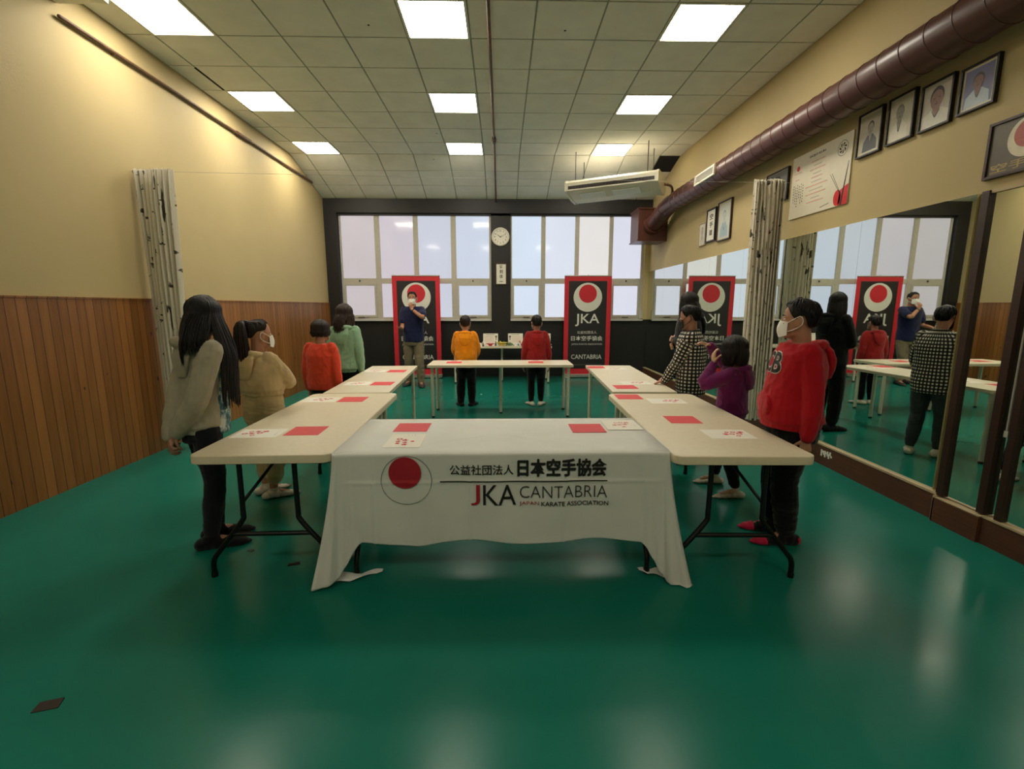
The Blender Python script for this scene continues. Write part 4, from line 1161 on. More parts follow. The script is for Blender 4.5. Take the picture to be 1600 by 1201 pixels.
def head_solid(g, hh, M):
    e = lambda c, r, rot=None: g.ell([x * hh for x in c], [x * hh for x in r], 20, 14, 0, M, rot)
    e((0, -.03, .135), (.312, .385, .365))
    g.loft([(0, .10 * hh, -.49 * hh, .05 * hh, .10 * hh), (0, .15 * hh, -.47 * hh, .13 * hh, .17 * hh), (0, .10 * hh, -.40 * hh, .20 * hh, .235 * hh), (0, .075 * hh, -.25 * hh, .255 * hh, .275 * hh),
            (0, .06 * hh, -.08 * hh, .285 * hh, .30 * hh), (0, .05 * hh, .08 * hh, .295 * hh, .315 * hh), (0, .03 * hh, .25 * hh, .27 * hh, .30 * hh)], 24, 0, M)
    e((0, .27, -.42), (.09, .07, .065))
    g.tube([Vector((0, .33, .10)) * hh, Vector((0, .385, -.02)) * hh, Vector((0, .43, -.105)) * hh], [.028 * hh, .036 * hh, .05 * hh], 10, 0, None, M)
    for s in (-1, 1):
        e((s * .045, .385, -.125), (.035, .045, .03))
        e((s * .15, .285, -.10), (.09, .07, .08))
        g.tube([Vector((s * .05, .345, .075)) * hh, Vector((s * .14, .325, .095)) * hh, Vector((s * .22, .26, .07)) * hh], .026 * hh, 8, 0, None, M)
        e((s * .325, -.045, -.03), (.03, .085, .135), Matrix.Rotation(R(-12), 3, 'X') @ Matrix.Rotation(R(s * 18), 3, 'Z'))
        e((s * .30, -.02, -.13), (.03, .045, .05))
    e((0, .355, -.235), (.095, .035, .026)); e((0, .345, -.285), (.08, .035, .028))

def eyes_for(hh, Mh, root, hair):
    for s in (-1, 1):
        g = G(); g.ell((s * .135 * hh, .295 * hh, .015 * hh), (.058 * hh, .05 * hh, .034 * hh), 14, 10, 0, Mh)
        g.ell((s * .135 * hh, .33 * hh, .015 * hh), (.027 * hh, .02 * hh, .028 * hh), 12, 8, 1, Mh)
        g.obj('eye', [M_EYE, M_IRIS], root, True)
        g = G(); g.tube([M_ for M_ in [Vector((s * .05, .375, .105)) * hh, Vector((s * .13, .36, .13)) * hh, Vector((s * .215, .285, .105)) * hh]], [.012 * hh, .016 * hh, .008 * hh], 6, 0, .6, Mh)
        g.obj('eyebrow', hair, root, True)

def mask_for(hh, Mh, root, m, peak=.03):
    g = G(); nu, nv = 22, 12
    def P(u, v, o):
        az = R(-61 + 122 * u); c = math.cos(az)
        zt = .03 * c ** 6 - .05; zb = -.46 + .12 * (1 - c)
        z = zb + (zt - zb) * v
        bul = math.sin(PI * min(max(v * .86 + .1, .02), .98)) ** 1.1
        y = .06 + (.31 + (.062 + peak * .5) * bul * c ** 3 + .04 * c ** 8) * c + o
        x = math.sin(az) * (.318 + o)
        return (x * hh, y * hh, z * hh)
    g.grid(lambda u, v: P(u, v, .014), nu, nv, 0, Mh)
    b = G(); b.grid(lambda u, v: P(u, v, .0), nu, nv, 0, Mh); g.add(b.v, [f[::-1] for f in b.f])
    N_ = nu + 1; o = N_ * (nv + 1)
    rim = [i for i in range(N_)] + [j * N_ + nu for j in range(1, nv + 1)] + [nv * N_ + i for i in range(nu - 1, -1, -1)] + [j * N_ for j in range(nv - 1, 0, -1)]
    base = list(g.f); g.f += [(rim[k], rim[(k + 1) % len(rim)], o + rim[(k + 1) % len(rim)], o + rim[k]) for k in range(len(rim))]; g.m += [0] * len(rim)
    mk = g.obj('face_mask', m, root, True, 60)
    for s in (-1, 1):
        g = G()
        pts = [Vector((s * .29, .215, -.07)), Vector((s * .325, .08, .02)), Vector((s * .36, -.06, .09)), Vector((s * .372, -.13, .0)), Vector((s * .355, -.10, -.13)), Vector((s * .325, .06, -.24)), Vector((s * .275, .215, -.30))]
        g.tube([p * hh for p in smooth_pts(pts, 4)], .0105 * hh, 6, 0, None, Mh); g.obj('ear_loop', m, mk, True)

def hair_for(kind, hh, Mh, root, hm, seed=0, length=.5, front=50, back_out=.0, vol=1.0, side_out=0.0, wave=.02):
    """scalp cap plus many separate-looking locks, all one mesh"""
    rnd = random.Random(seed)
    c0 = Vector((0, -.035, .135)); rad = Vector((.338, .412, .388)) * vol
    g = G()
    def rim(az):                                  # polar angle where the hairline sits, az from the front
        a = abs((az + PI) % (2 * PI) - PI)
        lowest = 122 if kind in ('short', 'pony') else 112
        a_ = math.degrees(a)
        if kind == 'short':
            K_ = ((0, 56), (34, 56), (52, 72), (66, 92), (74, 104), (84, 104), (90, 92), (108, 94), (118, 118), (135, 134), (180, 138))
            for (p, q), (r_, t_) in zip(K_, K_[1:]):
                if p <= a_ <= r_: return R(q + (t_ - q) * (a_ - p) / (r_ - p))
        if a < R(42): return R(52)
        if a < R(75): return R(52 + (a - R(42)) / R(33) * 34)
        if a < R(112): return R(86 + (a - R(75)) / R(37) * 6)
        return R(92 + (lowest - 92) * min(1, (a - R(112)) / R(32)))
    nu, nv = 48, 16
    def cap(u, v, k):
        az = 2 * PI * u; ph = rim(az) * v * (1 if k > .97 else .98)
        f = k * (1 - .04 * v ** 6)
        w = 1 + .012 * noise.noise(Vector((math.sin(az) * 5 + seed, math.cos(az) * 5, v * 3)))
        return tuple((c0 + Vector((rad.x * math.sin(ph) * math.sin(az), rad.y * math.sin(ph) * math.cos(az), rad.z * math.cos(ph) * (1.18 if ph > PI / 2 and math.cos(az) < .2 else 1))) * f * w) * hh)
    g.grid(lambda u, v: cap(u, v, 1.0), nu, nv, 0, Mh); b = G(); b.grid(lambda u, v: cap(u, v, .9), nu, nv, 0, Mh); g.add(b.v, [f[::-1] for f in b.f])
    n0 = (nu + 1) * (nv + 1); e = nv * (nu + 1)
    g.f += [(e + k, e + k + 1, n0 + e + k + 1, n0 + e + k) for k in range(nu)]; g.m += [0] * nu
    def on(az, ph, k=1.01): return c0 + Vector((rad.x * math.sin(ph) * math.sin(az), rad.y * math.sin(ph) * math.cos(az), rad.z * math.cos(ph) * (1.18 if ph > PI / 2 and math.cos(az) < .2 else 1))) * k
    if kind == 'short':
        for i in range(150):
            az = rnd.uniform(0, 2 * PI); p1 = rim(az) * rnd.uniform(.55, 1.02); p0 = p1 - R(rnd.uniform(28, 42)); dz = rnd.uniform(-.15, .15)
            pts = [on(az + dz * (1 - t), max(p0 + (p1 - p0) * t, .02), 1.0 + .02 * math.sin(PI * t)) * hh for t in (0, .25, .5, .75, 1)]
            g.tube(pts, [.014 * hh, .034 * hh, .036 * hh, .026 * hh, .006 * hh], 6, 0, .5, Mh)
    elif kind in ('long', 'bob'):
        n = 190 if kind == 'long' else 150
        for i in range(n):
            az = R(front) + (2 * PI - 2 * R(front)) * (i + rnd.random()) / n
            a = abs((az + PI) % (2 * PI) - PI); sgn = 1 if math.sin(az) >= 0 else -1
            L = length(az) if callable(length) else length
            L *= rnd.uniform(.9, 1.05)
            st = rnd.uniform(4, 40)
            pts = [on(az * 1.0, R(st), 1.0 + .012 * rnd.random())]
            for ph in (58, 80, 100):
                if ph > st + 8: pts.append(on(az, R(ph), 1.015 + .02 * rnd.random()))
            q = pts[-1].copy(); steps = 6 if kind == 'long' else 4
            wob = rnd.uniform(0, 6)
            for s_ in range(1, steps + 1):
                t = s_ / steps
                out = (1 + .10 * t * rnd.uniform(.3, 1.2)) if kind == 'long' else (1 + .06 * math.sin(PI * t) - .10 * t * t)
                y = (q.y - c0.y) * out + c0.y
                if math.cos(az) < 0: y -= back_out * math.sin(min(1, t * 1.3) * PI / 2) * (-math.cos(az))
                sx_ = side_out * min(1, t * 2.2) * max(0, math.sin(az)) if L > 1.4 else 0
                y += sx_ * .75; 
                pts.append(Vector((q.x * out + sx_ + wave * math.sin(wob + (5 + 60 * (wave - .02)) * t), y + wave * .75 * math.cos(wob + 4 * t), q.z - L * t)))
            w = .045 if kind == 'long' else .05
            g.tube([p * hh for p in smooth_pts(pts, 2)], [.02 * hh, w * hh, w * hh, w * hh, w * .8 * hh, .008 * hh], 6, 0, .45, Mh)
        # a fringe of fine locks swept over the parting
        for i in range(16):
            az = R(rnd.uniform(-front, front)); pts = [on(az, R(t), 1.02) * hh for t in (4, 20, 36, 50)]
            g.tube(pts, [.02 * hh, .035 * hh, .035 * hh, .012 * hh], 6, 0, .45, Mh)
    elif kind == 'pony':
        tie = Vector((0, -.40, .40))
        for i in range(110):
            az = rnd.uniform(0, 2 * PI); p1 = rim(az) * rnd.uniform(.7, 1.0)
            a = on(az, p1, 1.0); m1 = on(az, p1 * .65, 1.02)
            m2 = (m1 + tie) / 2; m2 = c0 + (m2 - c0).normalized() * max((m2 - c0).length, .37)
            g.tube([p * hh for p in smooth_pts([a, m1, m2, tie], 3)], [.012 * hh, .035 * hh, .035 * hh, .03 * hh], 6, 0, .5, Mh)
        g.ell(tie * hh, (.11 * hh, .10 * hh, .11 * hh), 14, 10, 0, Mh)
    cap_ = g.obj('hair', hm, root, True, 180, fix=True)
    if kind == 'pony':
        g = G()
        for i in range(150):
            a = rnd.uniform(0, 2 * PI); r_ = rnd.uniform(0, 1) ** .5; ox, oy = r_ * math.cos(a), r_ * math.sin(a)
            L = length * rnd.uniform(.82, 1.03)
            pts = [tie, tie + Vector((.05 * ox, -.12 + .04 * oy, .06)), tie + Vector((.24 * ox, -.20 + .12 * oy, -.15)), tie + Vector((.36 * ox, -.20 + .17 * oy, -.45 * L - .1)), tie + Vector((.34 * ox, -.22 + .17 * oy, -.75 * L)), tie + Vector((.20 * ox, -.22 + .12 * oy, -L))]
            g.tube([p * hh for p in smooth_pts(pts, 2)], [.03 * hh, .04 * hh, .045 * hh, .045 * hh, .01 * hh], 6, 0, .5, Mh)
        g.obj('ponytail', hm, cap_, True, 180)
        g = G(); g.tube([Vector((.085 * math.cos(a), -.46 + .03 * math.sin(a), .41 + .085 * math.sin(a))) * hh for a in [2 * PI * k / 16 for k in range(17)]], .018 * hh, 6, 0, None, Mh); g.obj('hair_tie', M_BLACKP, cap_, True)
    return cap_

def person(label, x, y, facing, H, head, wide=1.0, deep=1.0, hands=None, poles=None, hdir=None, curl=.4, head_yaw=0, head_pitch=0,
           skin_c=(186, 142, 112), hair=('short', HB, {}), top=None, bottom=None, shoes=None, mask=None, feet=None, foot_yaw=(8, -8), lean=(0, 0), vox=.006, brow=None, shoulder_w=1.0, arm=1.0):
    """facing in degrees (0 = +x, 90 = away from the camera); local +y is the body's front, +x its right"""
    root = thing('person', label, 'person', (x, y, 0), R(facing - 90))
    hh = head; k = H / 1.70
    zs = H - hh - .035 * H               # shoulder line
    zn = H - hh * .98                    # neck top
    hip = .50 * H; knee = .275 * H; ank = .05 * H
    sw = .098 * H * (.55 + .45 * wide) * shoulder_w; hw = .050 * H * (.5 + .5 * wide)
    lx, ly = lean
    sh = {s: Vector((s * sw + lx, ly - .01, zs - .02 * H)) for s in (-1, 1)}
    ua, fa = .172 * H * arm, .148 * H * arm
    hands = hands or {}; poles = poles or {}; hdir = hdir or {}
    arms = {}
    for s in (-1, 1):
        T = hands.get(s, (s * (sw + .055 * H), .02, zs - .33 * H))
        E_, W_h = ik(sh[s], T, ua, fa, poles.get(s, (s * .6, -1, -.2)))
        d = Vector(hdir[s][0]) if s in hdir else (W_h - E_)
        n = Vector(hdir[s][1]) if s in hdir else Vector((-s, 0, 0))
        arms[s] = (sh[s], E_, W_h, d, n)
    fpos = feet or {-1: (-hw * 1.15, 0), 1: (hw * 1.15, 0)}
    legs = {}
    for i, s in enumerate((-1, 1)):
        f = Vector((fpos[s][0], fpos[s][1], ank)); Hj = Vector((s * hw, 0, hip))
        K_, A_ = ik(Hj, f, hip - knee, knee - ank + .004, (s * .05, 1, 0))
        legs[s] = (Hj, K_, A_, R(foot_yaw[i] if s < 0 else foot_yaw[1]))
    hc = Vector((lx * 1.1, ly * 1.15 + .012 * H, H - hh / 2))
    Mh = Matrix.Translation(hc) @ Matrix.Rotation(R(head_yaw), 4, 'Z') @ Matrix.Rotation(R(head_pitch), 4, 'X')
    sk = skin(skin_c)
    w_, d_ = wide, deep
    def torso(off, z0, z1, bulge=0.0, belly=0.0):
        """horizontal rings between two heights with an outward allowance"""
        key = [(hip - .07 * H, .086, .066), (hip, .096, .070), (hip + .05 * H, .094, .066), (hip + .12 * H, .084, .060), (hip + .20 * H, .092, .064), (zs - .07 * H, .102, .066), (zs - .02 * H, .100, .058), (zs + .008 * H, .070, .046), (zs + .03 * H, .044, .040)]
        out = []
        zz = [z0] + [q[0] for q in key if z0 + .004 < q[0] < z1 - .004] + [z1]
        for z in zz:
            for a, b_ in zip(key, key[1:]):
                if a[0] <= z <= b_[0] or (z < key[0][0] and a is key[0]) or (z > key[-1][0] and b_ is key[-1]):
                    t = min(1, max(0, (z - a[0]) / (b_[0] - a[0]))); rx = a[1] + (b_[1] - a[1]) * t; ry = a[2] + (b_[2] - a[2]) * t; break
            tt = min(1, max(0, (z - hip) / (zs - hip)))
            bl = bulge * math.sin(PI * min(1, tt * 1.15)) ** .7 if tt > 0 else bulge * .3
            by = belly * math.exp(-((tt - .22) / .3) ** 2)
            out.append((lx * tt, ly * tt + by * .5, z, rx * H * w_ + off + bl, ry * H * d_ + off + bl * .8 + by * .5))
        return out
    def rest(c): return c
    # --- body: one continuous skin
    g = G()
    head_solid(g, hh, Mh)
    nb = Vector((lx, ly - .008 * H, zs - .01 * H))
    g.tube([nb, nb + Vector((0, .004 * H, .035 * H)), Mh @ (Vector((0, -.07, -.22)) * hh), Mh @ (Vector((0, -.06, -.05)) * hh)], [.046 * H * (.7 + .3 * w_), .034 * H, .033 * H, .033 * H], 14)
    g.loft(torso(-.006, hip - .05 * H, zs + .012 * H), 24)
    for s in (-1, 1):
        a, e, w0, d, n = arms[s]
        g.tube(smooth_pts([a, a * .5 + e * .5, e, e * .6 + w0 * .4, w0], 3), [.030 * H * (.6 + .4 * w_), .026 * H, .0215 * H, .021 * H, .0145 * H], 12)
        add_hand(g, w0, d, n, s, k * .98 if k > .85 else k * 1.08, curl)
        hj, kk, aa, fy_ = legs[s]
        g.tube(smooth_pts([hj, hj * .5 + kk * .5, kk, kk * .62 + aa * .38, aa], 3), [.052 * H * (.6 + .4 * w_), .044 * H, .032 * H, .033 * H, .020 * H], 12)
        fd = Vector((math.sin(-fy_), math.cos(fy_), 0)) if False else Vector((-math.sin(fy_), math.cos(fy_), 0))
        g.tube([aa, aa + Vector((0, 0, -.022 * H)) - fd * .012 * H, aa + fd * .03 * H + Vector((0, 0, -.022 * H)), aa + fd * .085 * H + Vector((0, 0, -.034 * H))], [.02 * H, .022 * H, .021 * H, .014 * H], 10)
    grow(g, 'body', sk, root, .0052, 2)
    eyes_for(hh, Mh, root, hair[1])
    if hair: hair_for(hair[0], hh, Mh, root, hair[1], **hair[2])
    if mask: mask_for(hh, Mh, root, mask)
    # --- trousers
    if bottom:
        bm_ = bottom['mat']; o = bottom.get('off', .012); loose = bottom.get('loose', 0.0)
        g = G(); top_z = bottom.get('top', hip + .085 * H)
        g.loft(torso(o, hip - .06 * H, top_z), 24)
        for s in (-1, 1):
            hj, kk, aa, _ = legs[s]
            cuff = aa + (kk - aa).normalized() * bottom.get('cuff', .02) * H
            g.tube(smooth_pts([hj, hj * .5 + kk * .5, kk, kk * .5 + cuff * .5, cuff], 3), [.053 * H * (.55 + .45 * w_) + o, .046 * H * (.6 + .4 * w_) + o + loose * .5, .034 * H + o + loose, .033 * H + o + loose, (.023 * H + o + loose * bottom.get('hem', 1.0))], 14)
            if bottom.get('gather'): g.tube([cuff, cuff - (kk - aa).normalized() * .03 * H], .024 * H + .004, 12)
        grow(g, 'trousers', bm_, root, vox, 4, bottom.get('fold', .006), H * 7, (6, 6, 16))
    # --- footwear
    if shoes:
        for s in (-1, 1):
            hj, kk, aa, fy_ = legs[s]
            fd = Vector((-math.sin(fy_), math.cos(fy_), 0)); sd = Vector((fd.y, -fd.x, 0)); z0 = shoes.get('sole', 0.0); t_ = shoes.get('off', .004)
            g = G(); A0 = Vector((aa.x, aa.y, 0)); L = .152 * H
            for q, wd, hgt in ((-.22, .026, .040), (-.08, .028, .052), (.12, .028, .046), (.34, .029, .036), (.52, .030, .028), (.66, .026, .021), (.745, .015, .015)):
                c = A0 + fd * q * L; c.z = z0 + hgt * H * .5
                Mq = Matrix.Translation(c) @ Matrix.Rotation(math.atan2(-fd.x, fd.y), 4, 'Z')
                g.ell((0, 0, 0), (wd * H * 1.02 + t_, .030 * H, hgt * H * .5 + (t_ if q < .7 else 0)), 14, 10, 0, Mq)
            g.tube([A0 + Vector((0, 0, .03 * H)), aa + (kk - aa).normalized() * shoes.get('up', .03) * H], .0215 * H + t_, 12)
            g.v = [(a, b_, max(c, z0 * .5 + .001)) for a, b_, c in g.v]
            sh_ = grow(g, shoes['name'], shoes['mat'], root, .0045, 3)
            lo = min(v.co.z for v in sh_.data.vertices)
            for v in sh_.data.vertices: v.co.z = max(v.co.z - lo, 0) + .0008
            if 'tip' in shoes:
                sh_.data.materials.append(shoes['tip'])
                for p in sh_.data.polygons:
                    rel = (p.center - A0); a = rel.dot(fd)
                    if a > .54 * L or a < -.27 * L and rel.z < .035 * H: p.material_index = 1
    # --- upper garment
    if top:
        tm = top['mat']; o = top.get('off', .016); hem = top.get('hem', hip - .02 * H)
        g = G(); secs = torso(o, hem, zs + .018 * H, top.get('bulge', .012), top.get('belly', 0.0))
        if top.get('rib', True):
            a = secs[0]; secs = [(a[0], a[1], a[2], a[3] - .006, a[4] - .006), (a[0], a[1], a[2] + .028, a[3] - .004, a[4] - .004), (a[0], a[1], a[2] + .045, a[3] + .010, a[4] + .010)] + [q for q in secs[1:] if q[2] > a[2] + .06]
        g.loft(secs, 28)
        sl = top.get('sleeve', .97)
        for s in (-1, 1):
            a, e, w0, d, n = arms[s]
            ro = top.get('sleeve_off', o * .75)
            if sl > .5:
                cuff = e + (w0 - e) * sl
                g.tube(smooth_pts([a + Vector((-s * .02, 0, .004)), a * .55 + e * .45, e, e * .55 + cuff * .45, cuff], 3), [.033 * H * (.55 + .45 * w_) + ro, .030 * H * (.7 + .3 * w_) + ro, .0255 * H + ro, .025 * H + ro, .0175 * H + ro * .7], 14)
                if top.get('rib', True): g.tube([cuff, cuff - (w0 - e).normalized() * .03], .0165 * H + ro * .5, 12)
            else:
                end = a + (e - a) * (sl * 2)
                g.tube(smooth_pts([a + Vector((-s * .02, 0, .004)), a * .5 + end * .5, end], 3), [.033 * H + ro, .032 * H + ro, .030 * H + ro], 14)
        gh = None
        if top.get('hood'):
            hk = top['hood']; c = Vector((lx, ly - .012 * H, zs + .015 * H)); gh = G()
            pts = []
            for q in range(13):
                a = R(-62 + 304 * q / 12)             # from front right, round the back, to front left
                bk = max(0, math.sin(a))
                pts.append(c + Vector((-.058 * H * math.cos(a) * (1 + .22 * bk), -.054 * H * math.sin(a) - .014 * H * bk, .012 * H * math.sin(a) - .012 * H)))
            gh.tube(smooth_pts(pts, 2), [.010 * H, .015 * H, .018 * H * hk, .020 * H * hk, .018 * H * hk, .015 * H, .010 * H], 12)
            yb = ly - .062 * H * d_ - o - .5 * top.get('bulge', .012); t_ = .015 * H
            gh.loft([(lx, yb + .012 * H, zs - .125 * H, .012 * H, t_ * .6), (lx, yb - .004 * H, zs - .115 * H, .030 * H * hk, t_ * 1.1), (lx, yb - .008 * H, zs - .08 * H, .050 * H * hk, t_ * 1.35), (lx, yb - .006 * H, zs - .04 * H, .060 * H * hk, t_ * 1.5), (lx, yb + .006 * H, zs - .005 * H, .058 * H * hk, t_ * 1.4), (lx, yb + .022 * H, zs + .018 * H, .045 * H, t_)], 22)
        if top.get('collar'):
            c = Vector((lx, ly - .004 * H, zs + .020 * H))
            g.tube([c + Vector((.045 * H * math.sin(a), .042 * H * math.cos(a) , .010 * H * -math.cos(a))) for a in [R(20 + 320 * q / 16) for q in range(17)]], .011 * H, 10)
            for s in (-1, 1): g.ell(c + Vector((s * .03 * H, .042 * H, -.02 * H)), (.02 * H, .01 * H, .024 * H), 10, 8)
        if top.get('pocket'):
            py = ly * .3 + .067 * H * d_ + o + top.get('belly', 0) * .8
            g.ell((0, py - .012, hem + .085 * H), (.075 * H * w_, .022, .052 * H), 16, 10)
        garment = grow(g, top['name'], tm, root, vox, 4, top.get('fold', .007), H * 5 + x, post=(lambda nm: top['post'](nm, arms)) if 'post' in top else None)
        if gh: grow(gh, 'hood', tm, garment, vox, 4, .005, H * 3 + y)
        if 'extra' in top: top['extra'](root, garment, dict(H=H, zs=zs, hip=hip, hem=hem, torso=torso, arms=arms, hh=hh, Mh=Mh))
    return root, arms, Mh, hh

def gingham_uv(nm, arms):
    """check coordinates: round and along the sleeve, or round the trunk and up"""
    pu = nm.attributes.new('pu', 'FLOAT', 'POINT'); pv = nm.attributes.new('pv', 'FLOAT', 'POINT'); a, b = [], []
    segs = [(p, q) for s in (-1, 1) for p, q in ((arms[s][0], arms[s][1]), (arms[s][1], arms[s][2]))]
    for v in nm.vertices:
        p = v.co; best = None
        for i, (s0, s1) in enumerate(segs):
            d = s1 - s0; t = (p - s0).dot(d) / d.length_squared
            if (i % 2 == 0 and t < .12) or t < -.05 or t > 1.15: continue
            r = (p - s0 - d * t).length
            if r < .072 and (best is None or r < best[0]): best = (r, i, t, d, s0)
        if best:
            r, i, t, d, s0 = best; u = d.normalized(); o = Vector((0, 0, 1)).cross(u); o = o.normalized() if o.length > .1 else Vector((1, 0, 0)); w = u.cross(o); q = p - s0 - d * t
            a.append(math.atan2(q.dot(w), q.dot(o)) * .0541 + 20 + i); b.append(t * d.length + 20)
        else:
            a.append(math.atan2(p.x, -p.y) * .1623 + 20); b.append(p.z + 20)
    pu.data.foreach_set('value', a); pv.data.foreach_set('value', b)

F_GREY = fabric('light_grey_jersey', (166, 158, 136)); F_BEIGE = fabric('beige_fleece', (196, 172, 128)); F_CORAL = fabric('coral_knit', (222, 74, 48)); F_MINT = fabric('mint_jersey', (140, 178, 146))
F_NAVY = fabric('navy_cotton', (28, 32, 66)); F_KHAKI = fabric('khaki_cotton', (118, 106, 84)); F_YELLOW = fabric('mustard_fleece', (226, 138, 14)); F_DRED = fabric('dark_red_fleece', (142, 26, 26))
F_RED = fabric('red_fleece', (172, 14, 28)); F_PURPLE = fabric('purple_fleece', (104, 30, 86)); F_BLACK = fabric('black_jersey', (10, 10, 11), .2); F_JEANS = fabric('black_denim', (24, 25, 28), .25); F_DENIM = fabric('grey_denim', (58, 64, 66), .2)
F_WSOCK = fabric('white_sock', (206, 196, 178)); F_BSOCK = fabric('black_sock', (15, 14, 15)); F_PINK = fabric('pink_sole', (176, 26, 60)); F_SHOE = mat('grey_trainer', (38, 36, 35), .7, var=.3, nscale=30)
F_CHECK = m_gingham(); F_DYE = m_dye()

# 1 girl in the open light grey hoodie
def grey_extra(root, garment, q):
    H = q['H']; g = G(); secs = q['torso'](.010, q['hem'] - .012, q['zs'] - .03 * H, .012)
    g.loft([(a + .02, b + .05, c, rx * .80, ry * .92) for a, b, c, rx, ry in secs], 24)
    grow(g, 'tee_shirt', F_DYE, root, .007, 3, .004, 3)['label'] = 'blue and white dyed tee showing at the open front'
person('girl with long black hair in a light grey hoodie, hands behind her back', -1.89, 2.90, 50, 1.585, .235, .88, .92,
       hands={1: (.035, -.14, .775), -1: (-.05, -.16, .74)}, poles={1: (1, .05, 0), -1: (-1, 0, .0)}, hdir={1: ((-.75, -.15, -.6), (0, 1, -.2)), -1: ((.45, -.15, -.85), (0, 1, .1))}, curl=.75,
       head_yaw=42, head_pitch=-4, skin_c=(172, 126, 100), hair=('long', HB, dict(seed=1, length=lambda az: 2.35 if 40 < math.degrees(az) < 125 else 1.0 if math.degrees(az) < 200 else 1.25, front=46, back_out=.34, vol=1.05, side_out=.25)),
       top=dict(name='hoodie', mat=F_GREY, off=.020, hem=.76, hood=1.2, bulge=.004, fold=.008, sleeve_off=.020, sleeve=.98, extra=grey_extra), bottom=dict(mat=F_JEANS, off=.008, cuff=.01, fold=.004, hem=.6), shoes=dict(name='shoe', mat=F_BSOCK, off=.008, up=.02),
       feet={-1: (-.075, .05), 1: (.06, -.03)}, foot_yaw=(-22, -30), shoulder_w=1.05, lean=(.03, .045), arm=1.10)
# 2 girl in beige with the ponytail
person('girl with a dark ponytail in a beige hooded tracksuit and white mask, arms folded', -1.90, 3.69, 66, 1.425, .228, 1.12, 1.2,
       hands={1: (-.06, .165, .965), -1: (.02, .175, .90)}, poles={1: (1, .0, -.35), -1: (-1, -.2, -.5)}, hdir={1: ((-1, .15, 0), (0, -1, 0)), -1: ((1, .1, .1), (0, -1, 0))}, curl=.5,
       head_yaw=-15, skin_c=(176, 124, 92), hair=('pony', HD, dict(seed=2, length=1.85)), mask=M_MASK,
       top=dict(name='hoodie', mat=F_BEIGE, off=.020, hem=.845, hood=1.15, bulge=.022, fold=.009), bottom=dict(mat=F_BEIGE, off=.018, cuff=.075, loose=.012, gather=True, fold=.008, top=.90), shoes=dict(name='sock', mat=F_WSOCK, off=.002, up=.005),
       feet={-1: (-.08, .02), 1: (.07, -.03)}, foot_yaw=(-20, -34))
# 3 child in coral
person('child with a short dark bob in a coral red top, seen from behind', -1.915, 5.0, 84, 1.385, .222, 1.0, 1.05,
       hands={1: (.165, -.01, .63), -1: (-.175, .03, .62)}, skin_c=(182, 134, 104), head_yaw=-4, hair=('bob', HD, dict(seed=3, length=.32, front=48, vol=1.06)), mask=M_MASK,
       top=dict(name='pullover', mat=F_CORAL, off=.026, hem=.66, bulge=.02, fold=.007, rib=False), bottom=dict(mat=F_BLACK, off=.01), shoes=dict(name='sock', mat=F_BSOCK, off=.003), feet={-1: (-.075, 0), 1: (.07, .02)})
# 4 girl in mint
person('girl with wavy brown shoulder length hair in a mint green hoodie', -1.915, 5.78, 86, 1.545, .228, .95, 1.0,
       hands={1: (.185, -.01, .74), -1: (-.20, .03, .74)}, skin_c=(186, 140, 110), head_yaw=-6, hair=('long', HM, dict(seed=4, length=.95, front=46, back_out=.26, vol=1.16, wave=.055)), mask=M_MASK,
       top=dict(name='hoodie', mat=F_MINT, off=.020, hem=.735, hood=1.05, fold=.007), bottom=dict(mat=F_BLACK, off=.009), shoes=dict(name='sock', mat=F_BSOCK, off=.003), feet={-1: (-.075, 0), 1: (.07, .02)})
# 5 instructor
def watch_extra(root, garment, q):
    a, e, w0, d, n = q['arms'][-1]
    u = (w0 - e).normalized(); c = e + (w0 - e) * .86; o1 = u.orthogonal().normalized(); o2 = u.cross(o1)
    g = G(); g.tube([c + o1 * .031 * math.cos(t) + o2 * .031 * math.sin(t) for t in [2 * PI * k / 20 for k in range(21)]], .010, 8, 0, .4)
    w = g.obj('wrist_watch', M_BLACKP, root, True)
person('person in navy tee shirt and khaki trousers facing the camera, hand at chin', -1.70, 9.10, -91, 1.80, .243, 1.04, 1.1,
       hands={1: (.14, .36, 1.13), -1: (-.02, .185, 1.475)}, poles={1: (.25, -1, -.6), -1: (-1, .1, -.6)}, hdir={1: ((-.15, 1, -.08), (-.15, .1, 1)), -1: ((.25, .0, 1), (.3, -1, .1))}, curl=.75,
       head_yaw=4, skin_c=(168, 118, 90), hair=('short', HB, dict(seed=5)), mask=M_MASK,
       top=dict(name='tee_shirt', mat=F_NAVY, off=.021, hem=.86, sleeve=.34, bulge=.010, fold=.007, rib=False, extra=watch_extra), bottom=dict(mat=F_KHAKI, off=.012, cuff=.0, loose=.012, fold=.008), shoes=dict(name='shoe', mat=F_SHOE, off=.008, sole=.0),
       feet={-1: (-.13, .08), 1: (.13, -.08)}, foot_yaw=(16, -14))
# 6 boy in yellow
person('boy in a bright yellow hoodie and dark trousers standing with his back turned', -.555, 7.17, 90, 1.385, .218, 1.05, 1.1,
       hands={1: (.11, .16, .70), -1: (-.11, .16, .70)}, poles={1: (1, -.6, -.1), -1: (-1, -.6, -.1)}, skin_c=(160, 116, 92), hair=('short', HD, dict(seed=6, vol=1.08)), mask=M_MASK,
       top=dict(name='hoodie', mat=F_YELLOW, off=.024, hem=.61, hood=1.15, bulge=.018, fold=.009, sleeve=.98), bottom=dict(mat=F_BLACK, off=.012, cuff=.005, loose=.01, fold=.009), shoes=dict(name='sock', mat=F_BSOCK, off=.004), feet={-1: (-.085, 0), 1: (.085, 0)}, foot_yaw=(24, -24))
